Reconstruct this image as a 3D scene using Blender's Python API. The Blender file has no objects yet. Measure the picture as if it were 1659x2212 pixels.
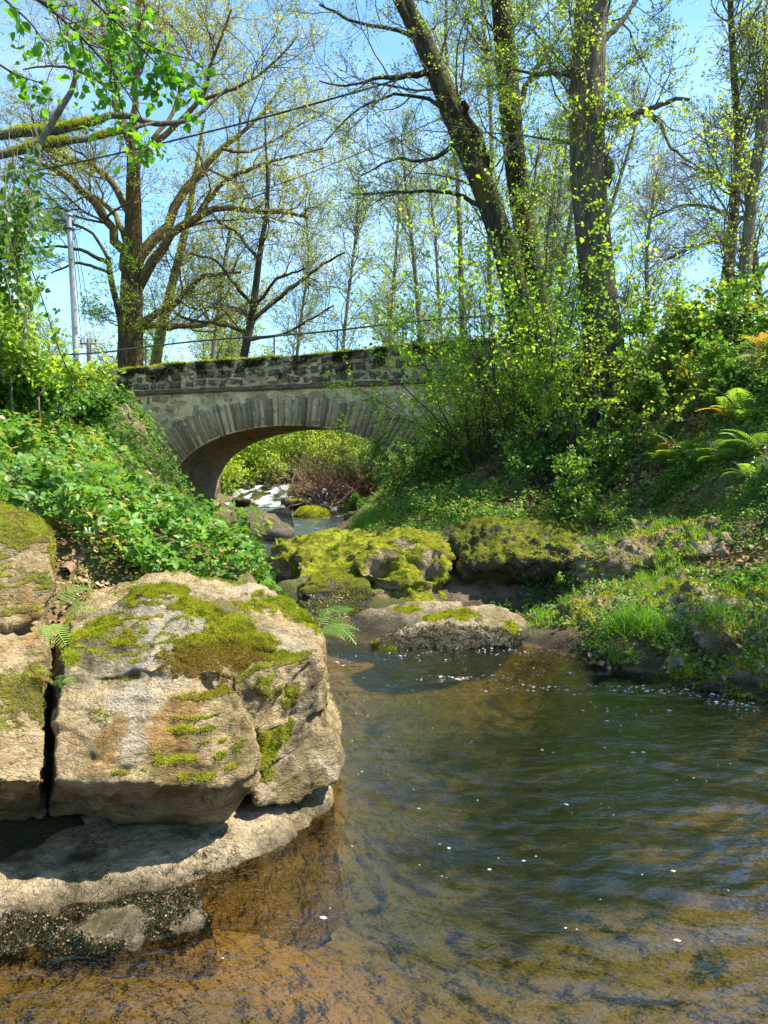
import bpy, bmesh, math, random
import numpy as np
from mathutils import Vector, Matrix

S = bpy.context.scene
COL = S.collection
R = math.radians
rng = np.random.default_rng(7)
random.seed(7)

# ------------------------------------------------------------------ camera
FPX = 1703.0                      # focal length in units of a 1659-wide picture
CAMZ = 1.7
PITCH = math.atan(106 / FPX)
cam = bpy.data.cameras.new('camera')
cam.sensor_fit = 'VERTICAL'
cam.sensor_height = 24
cam.lens = 12 / (1106 / FPX)
cam.clip_start = 0.05
cam.clip_end = 2000
camo = bpy.data.objects.new('camera', cam)
COL.objects.link(camo)
camo.location = (0, 0, CAMZ)
camo.rotation_euler = (math.pi / 2 - PITCH, 0, 0)
S.camera = camo

# ------------------------------------------------------------------ light
SUN_AZ, SUN_EL = 85.0, 57.0
W = bpy.data.worlds.new('World')
S.world = W
W.use_nodes = True
wn, wl = W.node_tree.nodes, W.node_tree.links
bg = wn['Background']
sky = wn.new('ShaderNodeTexSky')
sky.sky_type = 'NISHITA'
sky.sun_disc = False
sky.sun_elevation = R(SUN_EL)
sky.sun_rotation = R(SUN_AZ)
sky.air_density = 1.0
sky.dust_density = 0.3
sky.ozone_density = 2.0
bg.inputs['Strength'].default_value = 0.135
tc = wn.new('ShaderNodeTexCoord')
mpw = wn.new('ShaderNodeMapping')
mpw.inputs['Scale'].default_value = (1.0, 1.0, 2.6)
wl.new(tc.outputs['Generated'], mpw.inputs['Vector'])
nzw = wn.new('ShaderNodeTexNoise')
nzw.inputs['Scale'].default_value = 2.4
nzw.inputs['Detail'].default_value = 7
nzw.inputs['Roughness'].default_value = .55
wl.new(mpw.outputs[0], nzw.inputs['Vector'])
rgw = wn.new('ShaderNodeMapRange')
rgw.interpolation_type = 'SMOOTHSTEP'
rgw.inputs[1].default_value = .46
rgw.inputs[2].default_value = .78
rgw.inputs[4].default_value = .36
wl.new(nzw.outputs[0], rgw.inputs[0])
tint = wn.new('ShaderNodeMix'); tint.data_type = 'RGBA'; tint.blend_type = 'MULTIPLY'
tint.inputs[0].default_value = 1.0
tint.inputs[7].default_value = (.77, 1.0, 1.07, 1)
wl.new(sky.outputs[0], tint.inputs[6])
cloud = wn.new('ShaderNodeMix'); cloud.data_type = 'RGBA'
cloud.inputs[7].default_value = (4.9, 5.2, 5.5, 1)
wl.new(rgw.outputs[0], cloud.inputs[0])
wl.new(tint.outputs[2], cloud.inputs[6])
wl.new(cloud.outputs[2], bg.inputs['Color'])
sun = bpy.data.lights.new('sun', 'SUN')
sun.energy = 5.0
sun.angle = R(0.53)
sun.color = (1.0, 0.95, 0.86)
suno = bpy.data.objects.new('sun', sun)
COL.objects.link(suno)
sd = Vector((math.cos(R(SUN_EL)) * math.sin(R(SUN_AZ)), math.cos(R(SUN_EL)) * math.cos(R(SUN_AZ)), math.sin(R(SUN_EL))))
suno.rotation_euler = sd.to_track_quat('Z', 'Y').to_euler()
suno.location = (8, -4, 20)
S.view_settings.view_transform = 'Standard'
S.view_settings.look = 'None'
S.view_settings.exposure = 1.34
S.view_settings.gamma = 1.0
S.cycles.max_bounces = 8
S.cycles.diffuse_bounces = 3
S.cycles.glossy_bounces = 3
S.cycles.transparent_max_bounces = 12
S.cycles.transmission_bounces = 4
S.cycles.caustics_reflective = False
S.cycles.caustics_refractive = False
S.cycles.sample_clamp_indirect = 6.0

# ------------------------------------------------------------------ helpers
CP, SP = math.cos(PITCH), math.sin(PITCH)


def P(px, py, Y):
    """world point seen at (px,py) of a 1659x2212 picture at distance Y along +Y"""
    a = (px - 829.5) / FPX
    b = (1106 - py) / FPX
    dy = CP + b * SP
    dz = -SP + b * CP
    s = Y / dy
    return np.array((a * s, Y, CAMZ + dz * s))


def path(*pts):
    return np.array([P(*p) for p in pts])


_perm = rng.permutation(4096)
_grad = rng.normal(size=(4096, 3))
_grad /= np.linalg.norm(_grad, axis=1)[:, None]


def noise3(p):
    p = np.asarray(p, dtype=float)
    i = np.floor(p).astype(np.int64)
    f = p - i
    u = f * f * f * (f * (f * 6 - 15) + 10)
    out = 0
    for dx in (0, 1):
        wx = u[..., 0] if dx else 1 - u[..., 0]
        for dy in (0, 1):
            wy = u[..., 1] if dy else 1 - u[..., 1]
            for dz in (0, 1):
                wz = u[..., 2] if dz else 1 - u[..., 2]
                h = _perm[(i[..., 0] + dx) & 4095]
                h = _perm[(h + i[..., 1] + dy) & 4095]
                h = _perm[(h + i[..., 2] + dz) & 4095]
                g = _grad[h]
                d = g[..., 0] * (f[..., 0] - dx) + g[..., 1] * (f[..., 1] - dy) + g[..., 2] * (f[..., 2] - dz)
                out = out + wx * wy * wz * d
    return out * 1.5


def fbm(p, octv=4, gain=0.5):
    p = np.asarray(p, dtype=float)
    a, t, o = 1.0, 0.0, 0.0
    for k in range(octv):
        o = o + a * noise3(p + 17.3 * k)
        t += a
        a *= gain
        p = p * 2.03
    return o / t * 1.6


def sstep(a, b, x):
    t = np.clip((x - a) / (b - a), 0, 1)
    return t * t * (3 - 2 * t)


def nrm(v):
    return v / np.maximum(np.linalg.norm(v, axis=-1, keepdims=True), 1e-9)


class MB:
    """collects polygons; build() links them as one mesh object"""

    def __init__(self):
        self.v, self.l, self.c, self.r, self.n = [], [], [], [], 0

    def add(self, v, f, rnd=0.5):
        v = np.asarray(v, dtype=np.float32).reshape(-1, 3)
        f = np.asarray(f, dtype=np.int32)
        self.v.append(v)
        self.l.append((f + self.n).ravel())
        self.c.append(np.full(f.shape[0], f.shape[1], dtype=np.int32))
        self.r.append(np.broadcast_to(np.asarray(rnd, dtype=np.float32), (v.shape[0],)))
        self.n += v.shape[0]

    def box(self, lo, hi, M=None, rnd=0.5):
        lo, hi = np.array(lo, float), np.array(hi, float)
        v = np.array([(x, y, z) for z in (lo[2], hi[2]) for y in (lo[1], hi[1]) for x in (lo[0], hi[0])])
        if M is not None:
            v = v @ np.array(M[0]).T + np.array(M[1])
        self.add(v, [(0, 2, 3, 1), (4, 5, 7, 6), (0, 1, 5, 4), (2, 6, 7, 3), (0, 4, 6, 2), (1, 3, 7, 5)], rnd)

    def build(self, name, mat=None, parent=None, smooth=False, attrs=None):
        me = bpy.data.meshes.new(name)
        v = np.concatenate(self.v)
        l = np.concatenate(self.l)
        c = np.concatenate(self.c)
        me.vertices.add(len(v))
        me.vertices.foreach_set('co', v.ravel())
        me.loops.add(len(l))
        me.loops.foreach_set('vertex_index', l)
        me.polygons.add(len(c))
        st = np.concatenate(([0], np.cumsum(c)[:-1])).astype(np.int32)
        me.polygons.foreach_set('loop_start', st)
        if smooth:
            me.polygons.foreach_set('use_smooth', np.ones(len(c), dtype=bool))
        a = me.attributes.new('rnd', 'FLOAT', 'POINT')
        a.data.foreach_set('value', np.concatenate(self.r))
        for k, val in (attrs or {}).items():
            a = me.attributes.new(k, 'FLOAT', 'POINT')
            a.data.foreach_set('value', np.asarray(val, dtype=np.float32))
        me.update(calc_edges=True)
        return link(name, me, mat, parent)


def link(name, me, mat=None, parent=None):
    o = bpy.data.objects.new(name, me)
    COL.objects.link(o)
    if mat is not None:
        if isinstance(mat, (list, tuple)):
            for m in mat:
                me.materials.append(m)
        else:
            me.materials.append(mat)
    if parent is not None:
        o.parent = parent
        o.matrix_parent_inverse = Matrix.Translation(-Vector(parent.location))
    return o


def tag(o, label=None, cat=None, group=None, kind=None):
    if label:
        o['label'] = label
    if cat:
        o['category'] = cat
    if group:
        o['group'] = group
    if kind:
        o['kind'] = kind
    return o


def thing(name, loc, label, cat, group=None):
    o = bpy.data.objects.new(name, None)
    o.empty_display_size = 0.2
    COL.objects.link(o)
    o.location = [float(t) for t in loc]
    return tag(o, label, cat, group)


def tubes(mb, paths, radii, sides=4, rnd=None, cap=True):
    """paths (N,k,3), radii (N,k)"""
    paths = np.asarray(paths, float)
    radii = np.asarray(radii, float)
    N, k, _ = paths.shape
    if N == 0:
        return
    t = np.gradient(paths, axis=1)
    t = nrm(t)
    ref = np.zeros_like(t)
    ref[..., 2] = 1
    flat = np.abs(t[..., 2]).max(axis=1) > 0.93
    ref[flat] = (0.35, 0.94, 0)
    a = nrm(np.cross(t, ref))
    b = np.cross(t, a)
    th = np.arange(sides) * 2 * math.pi / sides
    ring = (a[:, :, None, :] * np.cos(th)[None, None, :, None] + b[:, :, None, :] * np.sin(th)[None, None, :, None])
    v = paths[:, :, None, :] + ring * radii[:, :, None, None]
    idx = np.arange(N * k * sides).reshape(N, k, sides)
    nx = np.roll(idx, -1, axis=2)
    f = np.stack([idx[:, :-1], nx[:, :-1], nx[:, 1:], idx[:, 1:]], axis=-1).reshape(-1, 4)
    if rnd is None:
        rnd = rng.random(N)
    rr = np.repeat(np.asarray(rnd, float), k * sides)
    mb.add(v, f, rr)


def resample(pts, k):
    pts = np.asarray(pts, float)
    d = np.concatenate(([0], np.cumsum(np.linalg.norm(np.diff(pts[:, :3], axis=0), axis=1))))
    s = np.linspace(0, d[-1], k)
    # Catmull-like smoothing: linear interp then light smoothing
    out = np.stack([np.interp(s, d, pts[:, j]) for j in range(pts.shape[1])], axis=1)
    for _ in range(2):
        out[1:-1] = 0.25 * out[:-2] + 0.5 * out[1:-1] + 0.25 * out[2:]
    return out


def scatter(mb, tv, tf, pos, nor, fwd, scale, rnd):
    """template: y along the leaf, x across, z normal"""
    tv = np.asarray(tv, float)
    tf = np.asarray(tf, int)
    N = len(pos)
    if N == 0:
        return
    z = nrm(nor)
    y = nrm(fwd - z * np.sum(fwd * z, axis=1, keepdims=True))
    x = np.cross(y, z)
    sc = np.asarray(scale, float)
    if sc.ndim == 1:
        sc = np.repeat(sc[:, None], 3, axis=1)
    v = (tv[None, :, 0:1] * x[:, None, :] * sc[:, None, 0:1] + tv[None, :, 1:2] * y[:, None, :] * sc[:, None, 1:2]
         + tv[None, :, 2:3] * z[:, None, :] * sc[:, None, 2:3]) + pos[:, None, :]
    f = (tf[None] + (np.arange(N) * len(tv))[:, None, None]).reshape(-1, tf.shape[1])
    mb.add(v, f, np.repeat(rnd, len(tv)))


LEAF4 = (np.array([(0, 0, 0), (.34, .5, .1), (0, 1, -.08), (-.34, .5, .1)]), np.array([(0, 1, 2), (0, 2, 3)]))
LEAF6 = (np.array([(0, 0, 0), (.30, .25, .07), (.33, .58, .06), (0, 1, -.14), (-.33, .58, .06), (-.30, .25, .07)]),
         np.array([(0, 1, 2, 3), (0, 3, 4, 5)]))


def trifol():
    vs, fs = [], []
    for k, (ang, s) in enumerate(((0, 1.0), (72, .85), (-72, .85))):
        a = R(ang)
        v = LEAF6[0] * s
        v = v + np.array((0, .12, 0))
        rot = np.array([(math.cos(a), math.sin(a), 0), (-math.sin(a), math.cos(a), 0), (0, 0, 1)])
        vs.append(v @ rot.T)
        fs.append(LEAF6[1] + 6 * k)
    return np.concatenate(vs), np.concatenate(fs)


TRI = trifol()
BLADE = (np.array([(-.5, 0, 0), (.5, 0, 0), (.38, .45, .05), (-.38, .45, .05), (.2, .8, .2), (-.2, .8, .2), (0, 1, .38), (0, 1, .381)]),
         np.array([(0, 1, 2, 3), (3, 2, 4, 5), (5, 4, 6, 7)]))
SPIKE = (np.array([(-.5, 0, 0), (.5, 0, 0), (0, 1, .1)]), np.array([(0, 1, 2)]))


def frond(n=14):
    """fern frond along y, arching, n pinna pairs"""
    vs, fs = [], []
    o = 0
    def rach(t):
        return np.array((0, t * (1 - .12 * t), .55 * t - .75 * t * t))
    for i in range(n):
        t = .12 + .88 * i / n
        c = rach(t)
        L = .30 * math.sin(math.pi * min(1, (.22 + .78 * t)) ** .9) + .02
        w = .9 / n * .44
        for s in (-1, 1):
            d = np.array((s * .93, .34, -.18))
            q = np.array((0, 1, .0))
            base = [c - q * w * .55, c + q * w * .5]
            mid1 = c + d * L * .55
            tip = c + d * L
            vs += [base[0], mid1 - q * w * .5, tip, mid1 + q * w * .5, base[1]]
            fs.append((o, o + 1, o + 3, o + 4))
            fs.append((o + 1, o + 2, o + 2, o + 3))
            o += 5
    f = []
    for q in fs:
        if q[1] == q[2] or q[2] == q[1]:
            f.append(q)
        else:
            f.append(q)
    # triangles as degenerate-free: split all into tris
    tri = []
    for a, b, c_, d_ in fs:
        if b == c_:
            tri.append((a, b, d_))
        elif c_ == b or c_ == d_:
            tri.append((a, b, d_))
        else:
            tri.append((a, b, c_)); tri.append((a, c_, d_))
    tri = [t for t in tri if len(set(t)) == 3]
    # rachis strip
    k = 6
    for i in range(k + 1):
        c = rach(i / k)
        vs += [c + (-.008, 0, .004), c + (.008, 0, .004)]
    for i in range(k):
        a = o + 2 * i
        tri += [(a, a + 1, a + 3), (a, a + 3, a + 2)]
    return np.array(vs), np.array(tri)


FROND = frond()

# ------------------------------------------------------------------ materials


class NT:
    def __init__(self, name):
        self.m = bpy.data.materials.new(name)
        self.m.use_nodes = True
        self.t = self.m.node_tree
        self.t.nodes.clear()
        self.out = self.t.nodes.new('ShaderNodeOutputMaterial')

    def n(self, typ, **kw):
        nd = self.t.nodes.new(typ)
        for k, v in kw.items():
            if k.startswith('i_'):
                nd.inputs[k[2:].replace('_', ' ')].default_value = v
            else:
                setattr(nd, k, v)
        return nd

    def l(self, a, b):
        self.t.links.new(a, b)

    def val(self, x, sock):
        if isinstance(x, (int, float)):
            sock.default_value = x
        elif isinstance(x, (tuple, list)):
            sock.default_value = (*x, 1.0) if len(x) == 3 and sock.type == 'RGBA' else x
        else:
            self.l(x, sock)

    def math(self, op, a, b=0.0, c=None):
        nd = self.n('ShaderNodeMath', operation=op)
        self.val(a, nd.inputs[0]); self.val(b, nd.inputs[1])
        if c is not None:
            self.val(c, nd.inputs[2])
        return nd.outputs[0]

    def mix(self, f, a, b, blend='MIX'):
        nd = self.n('ShaderNodeMix', data_type='RGBA', blend_type=blend)
        self.val(f, nd.inputs[0]); self.val(a, nd.inputs[6]); self.val(b, nd.inputs[7])
        return nd.outputs[2]

    def ramp(self, f, lo, hi, a=0.0, b=1.0):
        nd = self.n('ShaderNodeMapRange', interpolation_type='SMOOTHSTEP')
        self.val(f, nd.inputs[0])
        nd.inputs[1].default_value = lo; nd.inputs[2].default_value = hi
        nd.inputs[3].default_value = a; nd.inputs[4].default_value = b
        return nd.outputs[0]

    def pos(self, scale=(1, 1, 1), rot=(0, 0, 0)):
        g = self.n('ShaderNodeNewGeometry')
        mp = self.n('ShaderNodeMapping')
        mp.inputs['Scale'].default_value = scale
        mp.inputs['Rotation'].default_value = rot
        self.l(g.outputs['Position'], mp.inputs['Vector'])
        return mp.outputs[0]

    def noise(self, vec, scale, detail=4, rough=.55, dist=0.0):
        nd = self.n('ShaderNodeTexNoise')
        nd.inputs['Scale'].default_value = scale
        nd.inputs['Detail'].default_value = detail
        nd.inputs['Roughness'].default_value = rough
        nd.inputs['Distortion'].default_value = dist
        self.l(vec, nd.inputs['Vector'])
        return nd.outputs[0]

    def voro(self, vec, scale, feature='F1', out=0):
        nd = self.n('ShaderNodeTexVoronoi', feature=feature)
        nd.inputs['Scale'].default_value = scale
        self.l(vec, nd.inputs['Vector'])
        return nd.outputs[out]

    def attr(self, name):
        nd = self.n('ShaderNodeAttribute', attribute_name=name)
        return nd.outputs['Fac']

    def bump(self, h, strength=.5, dist=.02, normal=None):
        nd = self.n('ShaderNodeBump')
        nd.inputs['Strength'].default_value = strength
        nd.inputs['Distance'].default_value = dist
        self.l(h, nd.inputs['Height'])
        if normal is not None:
            self.l(normal, nd.inputs['Normal'])
        return nd.outputs[0]

    def principled(self, col, rough=.8, spec=.3, normal=None):
        nd = self.n('ShaderNodeBsdfPrincipled')
        self.val(col, nd.inputs['Base Color'])
        self.val(rough, nd.inputs['Roughness'])
        self.val(spec, nd.inputs['Specular IOR Level'])
        if normal is not None:
            self.l(normal, nd.inputs['Normal'])
        return nd.outputs[0]

    def done(self, sh):
        self.l(sh, self.out.inputs['Surface'])
        return self.m


def m_leaf(name, c1, c2, c3=None, trans=.4, rough=.45, spec=.35, tboost=1.5):
    t = NT(name)
    r = t.attr('rnd')
    col = t.mix(t.ramp(r, 0.0, .8), c1, c2)
    if c3 is not None:
        col = t.mix(t.ramp(r, .90, .97), col, c3)
    nz = t.noise(t.pos(), 1.3, 2)
    col = t.mix(t.ramp(nz, .35, .7, 0.0, .45), col, tuple(x * .55 for x in c1))
    a = t.principled(col, rough, spec)
    tr = t.n('ShaderNodeBsdfTranslucent')
    t.l(t.mix(1.0, col, (1.15 * tboost, 1.1 * tboost, .45 * tboost), 'MULTIPLY'), tr.inputs['Color'])
    mx = t.n('ShaderNodeMixShader')
    mx.inputs[0].default_value = trans
    t.l(a, mx.inputs[1]); t.l(tr.outputs[0], mx.inputs[2])
    return t.done(mx.outputs[0])


def m_bark(name, c1, c2, moss=(.16, .15, .015), mossamt=.5, scale=1.0):
    t = NT(name)
    p = t.pos((scale * 1, scale * 1, scale * .22))
    n1 = t.noise(p, 22, 5, .65)
    n2 = t.noise(t.pos(), 1.6, 3)
    g = t.n('ShaderNodeNewGeometry')
    sep = t.n('ShaderNodeSeparateXYZ')
    t.l(g.outputs['Normal'], sep.inputs[0])
    col = t.mix(t.ramp(n1, .35, .68), c1, c2)
    mk = t.math('ADD', t.math('MULTIPLY', sep.outputs['Z'], .35), n2)
    col = t.mix(t.math('MULTIPLY', t.ramp(mk, .48, .62), mossamt), col, moss)
    return t.done(t.principled(col, .9, .15, t.bump(n1, .9, .04 / scale)))


def sand_colour(t, n1, n3, z):
    """amber sand of the shallows, olive silt and dark green depth"""
    sand = t.mix(t.ramp(n3, .40, .60), (.235, .165, .052), (.145, .112, .036))
    sand = t.mix(t.ramp(n1, .48, .7, 0, .5), sand, (.095, .08, .022))
    dp = t.ramp(t.math('ADD', z, t.math('MULTIPLY', t.math('SUBTRACT', n3, .5), .3)), -.46, -.22, .92, 0)
    return t.mix(dp, sand, t.mix(t.ramp(z, -.54, -.34, 1, 0), (.135, .125, .052), (.060, .068, .034)))


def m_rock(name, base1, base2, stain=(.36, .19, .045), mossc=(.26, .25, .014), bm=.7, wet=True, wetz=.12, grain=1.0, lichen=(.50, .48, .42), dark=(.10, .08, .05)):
    t = NT(name)
    p = t.pos()
    big = t.noise(p, 1.7, 5, .6)
    mid = t.noise(t.pos((1, 1, 2.2)), 7, 6, .65)
    fine = t.noise(p, 70 * grain, 4, .7)
    cr = t.noise(t.pos((1, 1, 2.6), (R(12), R(-14), 0)), 26 * grain, 5, .7, .6)
    col = t.mix(t.ramp(mid, .36, .64), base1, base2)
    col = t.mix(t.ramp(big, .54, .70, 0, .55), col, lichen)
    col = t.mix(t.ramp(cr, .50, .66, 0, .6), col, tuple(x * .5 for x in base2))
    col = t.mix(t.ramp(fine, .54, .68, 0, .7), col, dark)
    col = t.mix(t.ramp(t.noise(p, 120 * grain, 2), .56, .68, 0, .6), col, (.55, .50, .40))
    st = t.math('ADD', t.noise(t.pos((1.6, 1.6, .28)), 2.4, 4, .6), t.math('MULTIPLY', t.attr('stain'), .22))
    col = t.mix(t.ramp(st, .57, .72, 0, .85), col, stain)
    gk = t.math('MULTIPLY', t.attr('grey'), t.ramp(mid, .25, .6))
    col = t.mix(t.math('MULTIPLY', gk, .8), col, (.36, .345, .31))
    # dirt / algae
    alg = t.noise(t.pos((1, 1, .6)), 2.6, 7, .72)
    col = t.mix(t.ramp(alg, .46, .60, 0, .85), col, (.15, .115, .032))
    drk = t.noise(t.pos((1.4, 1.4, .5), (0, .2, .4)), 4.2, 6, .7)
    col = t.mix(t.ramp(drk, .56, .68, 0, .75), col, (.075, .055, .032))
    ms = t.attr('moss')
    mn = t.noise(p, 26, 4, .6)
    mk = t.ramp(t.math('ADD', ms, t.math('MULTIPLY', t.math('SUBTRACT', mn, .5), .9)), .40, .62)
    mcol = t.mix(t.ramp(t.noise(p, 9, 3), .35, .65), mossc, tuple(x * .45 for x in mossc))
    mcol = t.mix(t.math('MAXIMUM', t.ramp(t.noise(p, 3.1, 3), .50, .62, 0, bm), t.attr('brown')), mcol, (.15, .095, .022))
    col = t.mix(mk, col, mcol)
    rough = .85
    if wet:
        g = t.n('ShaderNodeNewGeometry')
        sep = t.n('ShaderNodeSeparateXYZ')
        t.l(g.outputs['Position'], sep.inputs[0])
        zz = t.math('ADD', sep.outputs['Z'], t.math('MULTIPLY', t.math('SUBTRACT', big, .5), .22))
        wk = t.math('MULTIPLY', t.ramp(zz, wetz - .05, wetz + .05, 1, 0), t.ramp(sep.outputs['Z'], -.07, -.01))
        col = t.mix(t.ramp(sep.outputs['Z'], -.08, -.02, .9, 0), col, sand_colour(t, t.noise(p, 6, 6, .65), t.noise(p, 1.1, 4), sep.outputs['Z']))
        col = t.mix(t.math('MULTIPLY', wk, .85), col, (.022, .020, .012))
        rough = t.ramp(wk, 0, 1, .85, .35)
    h = t.math('ADD', t.math('MULTIPLY', fine, .5), t.math('ADD', t.math('MULTIPLY', mid, 1.2), t.math('MULTIPLY', cr, 1.3)))
    h = t.math('ADD', h, t.math('MULTIPLY', t.math('MULTIPLY', mk, mn), 1.2))
    return t.done(t.principled(col, rough, .3, t.bump(h, 1.0, .045)))


def m_simple(name, c1, c2, scale=20, rough=.8, spec=.3, bump=.3, dist=.01, stretch=(1, 1, 1), metallic=0):
    t = NT(name)
    n1 = t.noise(t.pos(stretch), scale, 5, .6)
    sh = t.n('ShaderNodeBsdfPrincipled')
    t.l(t.mix(t.ramp(n1, .35, .65), c1, c2), sh.inputs['Base Color'])
    sh.inputs['Roughness'].default_value = rough
    sh.inputs['Specular IOR Level'].default_value = spec
    sh.inputs['Metallic'].default_value = metallic
    t.l(t.bump(n1, bump, dist), sh.inputs['Normal'])
    return t.done(sh.outputs[0])


M = {}
M['rock'] = m_rock('pale_rock', (.62, .45, .22), (.40, .27, .12), lichen=(.56, .52, .43))
M['rock_shelf'] = m_rock('shelf_rock', (.64, .49, .28), (.44, .33, .18), wetz=.02, lichen=(.56, .48, .34))
M['rock_mid'] = m_rock('mossy_rock', (.44, .33, .19), (.30, .22, .125), grain=.6, wetz=.10, mossc=(.36, .37, .014), bm=.15)
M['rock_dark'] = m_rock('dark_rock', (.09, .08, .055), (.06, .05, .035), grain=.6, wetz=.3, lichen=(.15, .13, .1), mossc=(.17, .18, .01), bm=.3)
M['moss'] = m_leaf('moss_fuzz', (.16, .20, .012), (.44, .49, .03), (.24, .15, .03), trans=.4, rough=.8, spec=.1)
M['moss_dark'] = m_leaf('wet_moss_fuzz', (.015, .018, .006), (.04, .045, .012), None, trans=.1, rough=.5, spec=.35)
M['bramble'] = m_leaf('bramble_leaf', (.04, .125, .018), (.155, .31, .038), (.34, .32, .06), trans=.38, rough=.42, spec=.3)
M['ivy'] = m_leaf('ivy_leaf', (.05, .12, .018), (.16, .29, .04), (.34, .38, .12), trans=.4, rough=.4, spec=.35)
M['hazel'] = m_leaf('hazel_leaf', (.13, .27, .02), (.30, .46, .035), (.44, .48, .06), trans=.5)
M['oakleaf'] = m_leaf('young_oak_leaf', (.24, .27, .045), (.42, .44, .06), (.46, .40, .14), trans=.5)
M['springleaf'] = m_leaf('spring_leaf', (.19, .31, .03), (.36, .48, .05), (.50, .52, .09), trans=.5)
M['paleleaf'] = m_leaf('pale_spring_leaf', (.20, .30, .07), (.38, .48, .12), (.5, .52, .2), trans=.5)
M['fern'] = m_leaf('fern_leaf', (.11, .22, .03), (.28, .40, .08), (.40, .24, .06), trans=.4)
M['grass'] = m_leaf('grass_blade', (.08, .20, .015), (.20, .38, .03), (.34, .32, .12), trans=.4)
M['litter'] = m_leaf('dry_leaf', (.17, .09, .04), (.36, .22, .11), (.46, .34, .2), trans=.1, rough=.7, spec=.2)
M['bark_oak'] = m_bark('oak_bark', (.07, .042, .025), (.21, .125, .07), mossamt=.55)
M['bark_dark'] = m_bark('dark_bark', (.022, .018, .013), (.075, .058, .04), moss=(.11, .10, .012), mossamt=.5)
M['bark_pale'] = m_bark('pale_bark', (.12, .10, .08), (.27, .23, .18), mossamt=.25)
M['bark_grey'] = m_bark('grey_bark', (.055, .045, .034), (.16, .13, .10), mossamt=.35)
M['bark_moss'] = m_bark('mossy_bark', (.07, .06, .03), (.14, .12, .05), moss=(.22, .20, .015), mossamt=.95)
M['twig'] = m_simple('twig_bark', (.10, .08, .06), (.19, .16, .125), 30)
M['twig_dark'] = m_simple('dark_twig_bark', (.035, .028, .02), (.085, .068, .05), 30)

# ------------------------------------------------------------------ terrain
CTRL = []


def C(*a):
    CTRL.append(a)


def Cp(px, py, Y):
    CTRL.append(tuple(P(px, py, Y)))


for a in ((1140, 1405, 7.2), (1300, 1435, 6.6), (1659, 1535, 5.46), (1659, 1400, 6.2), (1400, 1250, 8.3), (1659, 1250, 7.0), (1150, 1340, 8.3), (1290, 1350, 7.05), (1450, 1400, 6.45), (1640, 1460, 5.75),
          (1130, 1180, 10.0), (1250, 1130, 10.2), (1500, 1130, 8.8), (1659, 1150, 7.6), (1300, 1065, 11), (1000, 1130, 10.5), (900, 1115, 12.5),
          (1659, 1050, 8.3), (1500, 1000, 10), (1659, 870, 9.3), (1500, 870, 11), (1300, 920, 12.5), (1150, 970, 13), (1000, 1020, 14),
          (900, 1070, 15.5), (1659, 760, 10.3), (1500, 760, 12.3)):
    Cp(*a)
for a in ((4, 14.5, 3.45), (2, 17.5, 3.3), (4, 16.5, 3.45), (8, 15, 3.5), (12, 10, 3.7), (10, 5, 3.2), (6, 3, 1.8), (4.5, 3, 1.0), (3.3, 3.5, 0),
          (3.1, 1, 0), (5, 1, .8), (8, 0, 2), (5, 22, 3.4), (2, 24, 2.2), (0, 25, .6), (1.5, 30, 1.5), (10, 30, 3.2), (-2.0, 33, 1.1), (4, 40, 2.5),
          (3, -4, .2), (8, -4, 2)):
    C(*a)
# right side foot of the mid boulders
for a in ((-1.3, 9.5, .15), (-.6, 8.4, -.05), (.2, 8.3, .0), (.9, 8.2, .02), (.3, 10, .55), (-.5, 11, .45), (0, 12.5, .8), (-1.1, 12, .3), (-.5, 15, .35), (0, 19, .35),
          (1.0, 17.8, 2.2), (-.2, 24, .35), (-2.0, 29, .5), (-3.0, 32, .95)):
    C(*a)
# left bank
for a in ((350, 1262, 5.2), (150, 1190, 5), (560, 1268, 5.6), (0, 1000, 6.5), (200, 1010, 9), (400, 1075, 12), (0, 860, 9), (150, 860, 13), (290, 890, 17)):
    Cp(*a)
for a in ((-8, 21, 3.2), (-6.2, 20.6, 3.0), (-8, 14, 3.3), (-7, 9, 2.9), (-6, 5, 2.5), (-5, 2, 2.0), (-3, 2, .7), (-2.1, 2.4, .1), (-1.9, 1, -.02), (-12, 10, 3.8),
          (-15, 25, 3.4), (-2.6, 4, .7), (-1.2, 4.2, .15), (-.5, 4.4, -.1), (-.62, 5.6, .05), (-.9, 7, .1), (-1.7, 9, .15), (-2.6, 11.5, .2), (-3.6, 14, .25), (-4.8, 18, .3), (-5.3, 21, .3),
          (-5.5, 27, .25), (-7, 31, .95), (-9, 28, 2.6), (-9, 45, 2.0), (-12, 35, 3)):
    C(*a)
# bed
for a in ((-1.1, 2.4, -.05), (-.7, 2.45, -.08), (-.35, 2.5, -.14), (.1, 2.5, -.28), (.6, 2.5, -.36), (1.1, 2.5, -.33), (.9, 3.1, -.42), (1.6, 3.2, -.36), (-.45, 2.95, -.18), (1, 4.2, -.48), (.3, 5, -.6), (1.5, 5.5, -.42), (2, 4, -.30), (2.2, 4.4, -.28), (0, 6.5, -.5),
          (.8, 6.6, -.4), (-.4, 6.5, -.3), (-.3, 3.3, -.34), (.0, 3.7, -.52), (.12, 3.2, -.42), (.0, 4.4, -.55), (-.2, 4.9, -.45), (-.9, 1, -.15), (.5, 1, -.34), (2, 1.5, -.30), (-.75, 8.2, -.2), (-1.55, 9.3, -.15), (-1.75, 10.5, -.08), (-1.9, 13, -.02), (-2.5, 16, 0),
          (-2.6, 20, 0), (-2.5, 23, 0), (-3, 26, 0), (-4.5, 28.5, .1), (-5, 32, .6), (-5.5, 45, .6), (0, -3, -.3), (2.4, 5, -.35), (1.2, 6.85, -.42), (1.65, 6.25, -.45), (2.1, 5.6, -.42), (.4, 6.9, -.45)):
    C(*a)
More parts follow.
